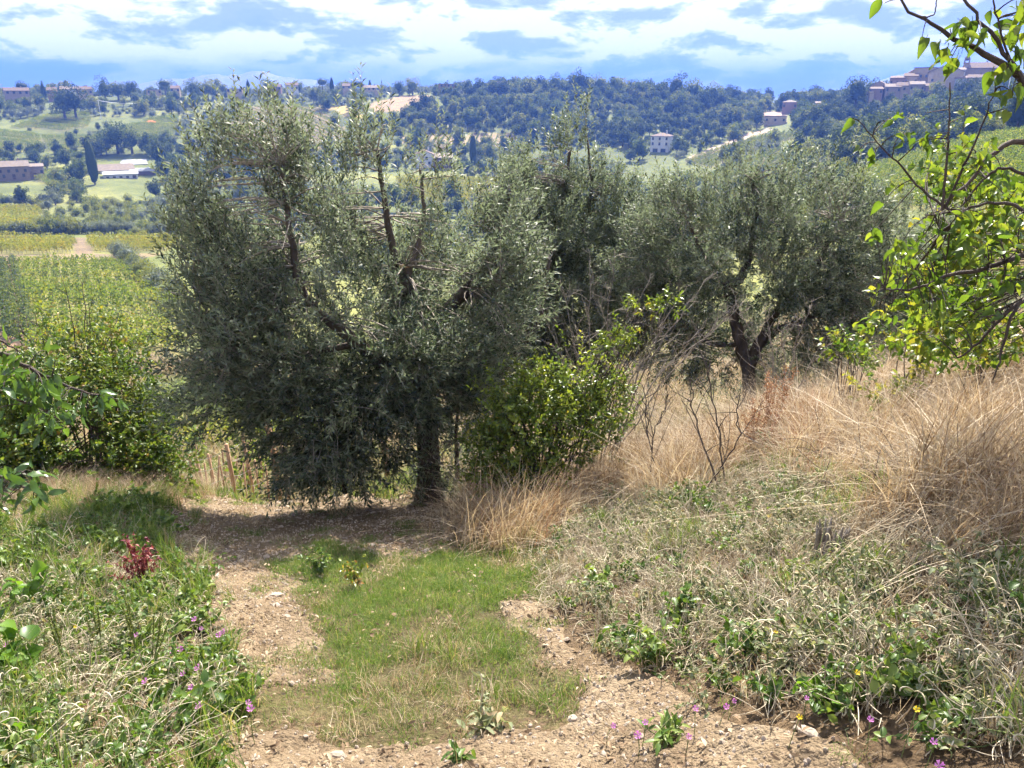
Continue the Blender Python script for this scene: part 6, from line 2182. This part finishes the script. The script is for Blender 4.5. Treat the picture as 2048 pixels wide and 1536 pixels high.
# ================================================================== SMALL THINGS
POST_M = plain_mat('weathered_post', (0.22, 0.13, 0.075), (0.40, 0.26, 0.16), scale=12, bump=.5, stretch=(1, 1, .2))
WIRE_M = plain_mat('fence_wire', (0.30, 0.29, 0.28), (0.45, 0.44, 0.43), rough=.4, metallic=.6)
tops = []


def post(name, label, cat, px, ytop, r, rad, group, lean_x=0.0):
    b = on_ground(px, 950, r)
    t = at(px, ytop, r)
    b[0], b[1] = t[0], t[1]; b[2] = float(height(b[0], b[1]))
    h = max(t[2] - b[2], .6)
    root = empty(name, b)
    tag(root, label, cat, group)
    g = Geo(); g.tube([[0, 0, -.25], [.008, 0, h * .5], [lean_x, 0, h]], [rad * 1.05, rad, rad * .95], 8, wob=.12); g.build('shaft', POST_M, root)
    g = Geo(); g.tube([[lean_x, 0, h + .001], [lean_x, 0, h + .012]], [rad * .9, rad * .55], 8); g.build('end_grain', CUT_WOOD, root)
    for k in (.45, .8):
        g = Geo(); g.tube([[lean_x * k - rad * 1.1, 0, h * k], [lean_x * k, -rad * 1.15, h * k + .005], [lean_x * k + rad * 1.1, 0, h * k]], .004, 4); g.build('staple', WIRE_M, root)
    return np.array([b + [lean_x * k, -rad, h * k] for k in (.45, .62, .8, .95)])


FP = [
    (397, 912, 15.4, .03, 'leftmost low fence post in front of the pale vineyard stakes'),
    (421, 908, 15.8, .028, 'thin fence post second from the left thicket'),
    (455, 888, 13.6, .04, 'brown fence post left of the taller thin post'),
    (490, 871, 14.2, .036, 'thin upright fence post with the wire running to the tallest post'),
    (540, 842, 12.4, .058, 'tallest and thickest wooden fence post left of the olive foliage'),
    (561, 868, 13.4, .03, 'slim reddish fence post just right of the tallest one'),
    (770, 884, 12.6, .05, 'reddish fence post seen under the big olive left of its trunk'),
]
PT = [post('fence_post', lab, 'post', x, y, r, rad, 'fence posts along the edge of the slope', rng.normal(0, .03)) for x, y, r, rad, lab in FP]
order = [0, 2, 3, 4, 5, 6]
for k in range(4):
    g = Geo()
    for a, b in zip(order[:-1], order[1:]):
        A, B = PT[a][k], PT[b][k]
        t = np.linspace(0, 1, 10)[:, None]
        c = A * (1 - t) + B * t - np.array([0, 0, .05]) * 4 * t * (1 - t)
        g.tube(c, .0042, 4, cap=False)
    tag(g.build('fence_wire', WIRE_M), ['lowest', 'second lowest', 'second highest', 'highest'][k] + ' strand of the wire fence between the wooden posts', 'wire', 'strands of the wire fence')

# vineyard stakes on the slope below the fence
ORD = ['first', 'second', 'third', 'fourth', 'fifth', 'sixth', 'seventh', 'eighth', 'ninth', 'tenth', 'eleventh', 'twelfth', 'thirteenth', 'fourteenth', 'fifteenth', 'sixteenth', 'seventeenth', 'eighteenth']
for k in range(18):
    px = 376 + k * 10.4 + rng.normal(0, 1.5); r = 15.5 + (k * 7 % 5) * 1.3 + rng.normal(0, .2)
    t = at(px, 910 + (k * 5 % 4) * 6 + rng.normal(0, 2), r)
    b = np.array([t[0], t[1], float(height(t[0], t[1]))])
    h = float(np.clip(t[2] - b[2], 1.0, 2.6))
    g = Geo(); g.tube([[0, 0, -.2], [rng.normal(0, .02), 0, h * .5], [rng.normal(0, .04), 0, h]], [.022, .021, .02], 6)
    o = g.build('vine_stake', POST_M, loc=b)
    tag(o, 'thin vineyard stake below the fence, ' + ORD[k] + ' from the left thicket', 'stake', 'vineyard stakes below the fence')
P = sample_sector(700, 18, 36, -28, -14); k = thin(P, 1.2)
P = P[k]
s = rng.uniform(.35, .7, len(P))
tag(gn_scatter('young_vines', P, rz_only(len(P)), s, rng.integers(0, 4, len(P)), T_ROW), 'sparse young vines between the stakes below the fence', 'vines', kind='stuff')


# ---- dead sticks in the dry grass
def stick(label, pts, r, r0, r1, twigs=3):
    base = at(*pts[0][:2], r)
    root = empty('dead_branch', base)
    tag(root, label, 'branch', 'dead branches lying in the dry grass')
    q = smooth_line(pixline(pts, r) - base, 10, .004)
    g = Geo(); g.tube(q, np.linspace(r0, r1, 10), 6, wob=.25); g.build('stem', DARK_BARK, root)
    for k in range(twigs):
        a = q[3 + 2 * k]; e = a + rng.normal(0, .06, 3) + [0, 0, .05]
        g = Geo(); g.tube(smooth_line([a, (a + e) / 2 + rng.normal(0, .01, 3), e], 5), np.linspace(r1 * .7, .0015, 5), 4); g.build('twig', DARK_BARK, root)


stick('dark broken branch sticking out level at the right edge, the upper of two', [(1918, 912), (1935, 906), (1985, 908), (2060, 904)], 4.9, .011, .012)
stick('dark broken branch at the right edge below the level one', [(1968, 945), (1985, 952), (2060, 950)], 4.7, .009, .010, 2)
stick('dark forked branch lying in the straw of the bank', [(1738, 1012), (1750, 985), (1752, 978)], 4.9, .009, .006, 2)
stick('thin dark bent branch arched over the straw', [(1765, 1030), (1780, 1015), (1800, 1018), (1815, 1032)], 4.7, .006, .005, 2)
stick('dark branch stub in the straw right of the arched one', [(1808, 1002), (1825, 1015), (1842, 1022)], 4.7, .010, .007, 2)
stick('thin dark upright stem rising out of the combed dry grass', [(1783, 920), (1778, 870), (1765, 835), (1740, 818)], 6.3, .006, .003, 2)
stick('dark leafless stem in the dry grass left of the bank', [(1628, 850), (1640, 842), (1655, 828)], 6.8, .014, .008, 2)
stick('pale bleached stick lying in the grass right of the track', [(985, 1108), (960, 1112), (930, 1120)], 6.0, .008, .006, 1)


# ---- weathered stump
def stump():
    b = G1(1662, 1112)
    root = empty('tree_stump', b)
    tag(root, 'small grey weathered stump among the grey-green herb on the right', 'stump')
    for k in range(26):
        a = k * 2 * math.pi / 26 + rng.normal(0, .1); rr = .075 * rng.uniform(.2, 1.1); h = rng.uniform(.05, .20)
        g = Geo(); g.tube([[rr * math.cos(a), rr * math.sin(a), -.05], [rr * 1.0 * math.cos(a), rr * math.sin(a), h * .6], [rr * 1.2 * math.cos(a), rr * 1.2 * math.sin(a), h]], [.013, .009, .003], 5, wob=.3)
        g.build('splinter', GREY_TWIG, root)


stump()


# ---- plants one can tell apart in the foreground
def plant(name, label, cat, px, py, geo_leaf, leaf_mat, geo_stem=None, stem_mat=None, group=None, extra=()):
    b = G1(px, py)
    root = empty(name, b)
    tag(root, label, cat, group)
    if geo_leaf is not None:
        o = geo_leaf.build('leaves', leaf_mat, root)
    if geo_stem is not None:
        geo_stem.build('stem', stem_mat, root)
    for nm, gg, mm in extra:
        gg.build(nm, mm, root)
    return root, b


def split_geo(size, n, lf, ratio, up=1.0, leaves=(6, 12)):
    gl, gs = Geo(), Geo()
    for _ in range(n):
        a = rng.uniform(0, 6.283); out = rng.uniform(.1, 1.0) * size; hgt = rng.uniform(.35, 1.0) * size * up
        e = np.array([math.cos(a) * out, math.sin(a) * out, hgt])
        q = smooth_line([[0, 0, -.01], e * [.35, .35, .7], e], 7, .004)
        gs.tube(q, np.linspace(.0034, .0014, 7), 4, .5, 0, cap=False)
        m = rng.integers(*leaves)
        t = rng.uniform(.25, 1, m); P = np.stack([np.interp(t, np.linspace(0, 1, 7), q[:, c]) for c in range(3)], -1)
        D = unit(rng.normal(0, 1, (m, 3)) + [0, 0, .2]); N = unit(rng.normal(0, .4, (m, 3)) + [0, 0, 1])
        L = rng.uniform(.6, 1.25, m) * lf
        gl.leaves(P, D, N, L, L * ratio, rng.uniform(0, 1, m), 0, 'fold', bend=.2)
    return gl, gs


a, b_ = split_geo(.17, 26, .028, .5, 2.4, (16, 26))
plant('red_weed', 'dark red leafy weed standing beside the track on the left', 'weed', 285, 1180, a, RED_M, b_, RED_M)
for lab, px, py, sz, lf in [
    ('clump of broad bright green leaves at the left edge above the foreground weeds', 62, 1235, .24, .085),
    ('second clump of broad green leaves at the left edge, the lower one', 22, 1365, .22, .085),
    ('broad green leaves low in the left corner', 60, 1500, .14, .06),
]:
    a, b_ = split_geo(sz, 15, lf, .92, 1.1, (2, 5))
    plant('mallow_plant', lab, 'plant', px, py, a, MALLOW_LEAF, b_, GREEN_STEM, 'broad-leaved mallow clumps')
a, b_ = split_geo(.15, 18, .034, .55, 1.5, (8, 13))
plant('small_bush', 'small yellow-green bush with reddish leaves in the turf left of centre', 'bush', 712, 1178, a, SHRUB_LEAF, b_, GREEN_STEM)
a, b_ = split_geo(.16, 12, .034, .5, 1.4, (10, 16))
plant('leafy_weed', 'tall leafy green weed left of the small yellow-green bush', 'weed', 640, 1150, a, WEED_LEAF, b_, GREEN_STEM)
a, b_ = split_geo(.15, 20, .045, .55, .8, (6, 10))
plant('leafy_weed', 'dark green leafy weed at the edge of the right wheel rut', 'weed', 1262, 1305, a, WEED_LEAF, b_, GREEN_STEM)
a, b_ = split_geo(.14, 16, .045, .5, .7, (6, 10))
plant('leafy_weed', 'low bright green weeds in the grey-green herb at the lower right', 'weed', 1660, 1400, a, MALLOW_LEAF, b_, GREEN_STEM)
a, b_ = split_geo(.10, 14, .055, .35, .9, (3, 6))
plant('leafy_weed', 'dark rosette of narrow leaves on the dirt at the lower right', 'weed', 1325, 1490, a, WEED_LEAF, b_, GREEN_STEM)
a, b_ = split_geo(.09, 14, .05, .35, 1.0, (3, 6))
plant('leafy_weed', 'dark narrow-leaved rosette at the bottom edge left of centre', 'weed', 922, 1528, a, WEED_LEAF, b_, GREEN_STEM)
a, b_ = split_geo(.14, 18, .06, .4, .55, (4, 8))
gs2 = Geo(); gs2.tube(smooth_line([[0, 0, 0], [-.02, 0, .15], [-.015, -.01, .30]], 8, .004), np.linspace(.006, .003, 8), 5, .6)
gl2 = Geo(); n = 26; t = rng.uniform(.3, 1, n); Pm = np.stack([-.016 * t, 0 * t, .30 * t], -1)
Dm = unit(rng.normal(0, 1, (n, 3)) + [0, 0, .4]); gl2.leaves(Pm, Dm, unit(rng.normal(0, .5, (n, 3)) + [0, 0, 1]), rng.uniform(.02, .05, n), .014, .6, 0, 'fold')
plant('grey_herb', 'upright grey-white herb with a dark leafy base in the lower centre', 'herb', 972, 1462, a, HELIO_LEAF, b_, GREEN_STEM, extra=(('flower_stalk', gs2, STEM_M), ('stalk_leaves', gl2, HELIO_LEAF)))
for k, (px, py, h, lab) in enumerate([
    (133, 1330, .30, 'green spiked weed, leftmost of the four spikes in the left foreground'),
    (205, 1325, .34, 'green spiked weed, second from the left in the left foreground'),
    (278, 1330, .36, 'green spiked weed, third from the left in the left foreground'),
    (305, 1350, .44, 'tallest green spiked weed leaning right in the left foreground')]):
    gl, gs = split_geo(.08, 7, .035, .5, 1.0, (4, 7))
    g3 = Geo()
    for sp in range(4):
        e = np.array([.10 * (k == 3) + rng.normal(0, .025), rng.normal(0, .02), h * rng.uniform(.7, 1.1)])
        ax = smooth_line([[0, 0, .02], e * .6 + rng.normal(0, .004, 3), e], 9)
        gs.tube(ax, .0025, 4)
        m = 130; t = rng.uniform(.45, 1, m); c = np.stack([np.interp(t, np.linspace(0, 1, 9), ax[:, i]) for i in range(3)], -1)
        d = unit(rng.normal(0, 1, (m, 3)) + [0, 0, .3])
        g3.leaves(c, d, unit(np.cross(d, rng.normal(0, 1, (m, 3)))), rng.uniform(.008, .015, m) * (1.25 - t * .6), .006, rng.uniform(0, 1, m), 0, 'rhomb')
    plant('amaranth', lab, 'weed', px, py, gl, WEED_LEAF, gs, GREEN_STEM, 'green spiked weeds', (('flower_spike', g3, SPIKE_M),))
a, b_ = split_geo(.22, 22, .03, .5, 1.8, (0, 1))
gd = Geo(); gd.blades(ring(160, .12), lean(160, .35), rng.uniform(.35, .75, 160), .006, 4, rng.uniform(0, 1, 160))
pb = on_ground(1535, 860, 7.2)
for k, (px, r, lab) in enumerate([(1535, 7.4, 'tall rusty brown dry plant in front of the right olive trunk'), (1510, 7.0, 'shorter rusty dry plant left of the tall one')]):
    root = empty('dry_dock', on_ground(px, 880, r)); tag(root, lab, 'plant')
    gd = Geo(); gs = Geo(); hh = .95 if k == 0 else .6
    for s in range(9):
        e = np.array([rng.normal(0, .10), rng.normal(0, .08), hh * rng.uniform(.7, 1.05)])
        ax = smooth_line([[0, 0, 0], e * .5, e], 10, .004); gs.tube(ax, np.linspace(.005, .002, 10), 4)
        m = 150; t = rng.uniform(.35, 1, m); c = np.stack([np.interp(t, np.linspace(0, 1, 10), ax[:, i]) for i in range(3)], -1) + rng.normal(0, .016, (m, 3))
        d = unit(rng.normal(0, 1, (m, 3)))
        gd.leaves(c, d, unit(np.cross(d, rng.normal(0, 1, (m, 3)))), rng.uniform(.012, .024, m), .012, rng.uniform(0, 1, m), 0, 'rhomb')
    gd.build('seed_heads', RED_DRY_M, root); gs.build('stems', RED_DRY_M, root)
gd = Geo(); gd.blades(ring(150, .05), lean(150, .55), rng.uniform(.12, .26, 150), .005, 3, rng.uniform(.2, .8, 150))
root = empty('grass_clump', G1(1200, 1062)); tag(root, 'bright green grass clump at the foot of the dry bank', 'grass clump'); gd.build('blades', GRASS_M, root)


# ---- flowers
def petal_mesh():
    g = Geo(); V = []; n = 5
    for k in range(n + 1):
        t = k / n; w = .0085 * (t ** .8) * (1 if t < .95 else .85); y = .026 * t; z = .010 * t * t
        V += [[-w, y, z + .002 * t], [0, y - (.003 if k == n else 0), z], [w, y, z + .002 * t]]
    F = []
    for k in range(n):
        a = 3 * k; F += [[a, a + 1, a + 4, a + 3], [a + 1, a + 2, a + 5, a + 4]]
    g.add(V, F, .5)
    return g


PET = petal_mesh().mesh('mallow_petal', PINK_M)
PETY = petal_mesh().mesh('yellow_petal', YELLOW_M)


def flower(name, label, px, py, s, me, group, hs=.10):
    p = G1(px, py); r0 = math.hypot(p[0], p[1]); want = hs * rng.uniform(.85, 1.15)
    for d in np.linspace(0, .6, 61):             # step back towards the eye until the flower stands want metres tall
        c = at(px, py, r0 - d); gz = float(height(c[0], c[1]))
        if c[2] - gz >= want:
            break
    p = np.array([c[0], c[1], gz]); h = float(c[2] - gz)
    root = empty(name, p)
    tag(root, label, 'flower', group)
    top = np.array([rng.normal(0, .01), rng.normal(0, .01), h])
    g = Geo(); g.tube(smooth_line([[0, 0, 0], top * .5 + rng.normal(0, .006, 3), top], 6), .0016, 4); g.build('stem', GREEN_STEM, root)
    tl = rng.uniform(.1, .6)
    M = Matrix.Translation(Vector(top)) @ Matrix.Rotation(tl, 4, 'X') @ Matrix.Rotation(rng.uniform(-.5, .5), 4, 'Y')
    for k in range(5):
        o = bpy.data.objects.new('petal', me); COL.objects.link(o); o.parent = root
        o.matrix_local = M @ Matrix.Rotation(k * 2 * math.pi / 5, 4, 'Z') @ Matrix.Rotation(.25, 4, 'X') @ Matrix.Scale(s, 4)
    g = Geo(); g.tube([top, top + np.array(M.to_3x3() @ Vector((0, 0, .008 * s)))], [.003 * s, .0015 * s], 6); g.build('centre', STEM_M, root)


PINKS_L = [(390, 1240, 1.0), (402, 1258, .8), (455, 1262, 1.1), (437, 1272, 1.0), (270, 1272, .9), (370, 1298, 1.1), (345, 1306, .8), (405, 1335, 1.1), (358, 1345, .8), (300, 1363, .9), (388, 1371, .8), (400, 1405, 1.1), (485, 1403, .8), (503, 1427, 1.0), (15, 1290, 1.0)]
PINKS_R = [(1217, 1452, .9), (1287, 1450, 1.0), (1280, 1475, 1.2), (1375, 1465, .9), (1392, 1430, 1.0), (1443, 1410, 1.0), (1460, 1400, .8), (1614, 1397, .7), (1745, 1453, .9), (1860, 1483, .9), (1872, 1522, 1.1)]
ORD = ['first', 'second', 'third', 'fourth', 'fifth', 'sixth', 'seventh', 'eighth', 'ninth', 'tenth', 'eleventh', 'twelfth', 'thirteenth', 'fourteenth', 'fifteenth', 'sixteenth', 'seventeenth', 'eighteenth']
for k, (x, y, s) in enumerate(sorted(PINKS_L)):
    flower('mallow_flower', 'pink flower, ' + ORD[k] + ' from the left edge among the weeds beside the left wheel rut', x, y, s * .70, PET, 'pink flowers in the left foreground', hs=.17)
for k, (x, y, s) in enumerate(sorted(PINKS_R, reverse=True)):
    flower('mallow_flower', 'pink flower, ' + ORD[k] + ' from the right edge along the bottom right of the picture', x, y, s * .52, PET, 'pink flowers in the lower right', hs=.10)
for x, y, lab in [(1716, 1350, 'yellow flower in the middle of the right-hand herb'), (1588, 1424, 'yellow flower above the dirt at the lower right'), (1548, 1264, 'yellow flower near the upper edge of the right-hand herb'), (150, 1253, 'yellow flower among the left foreground weeds'), (1825, 1418, 'pale yellow flower right of the bright low weeds')]:
    flower('yellow_flower', lab, x, y, .42, PETY, 'yellow flowers in the foreground', hs=.17)
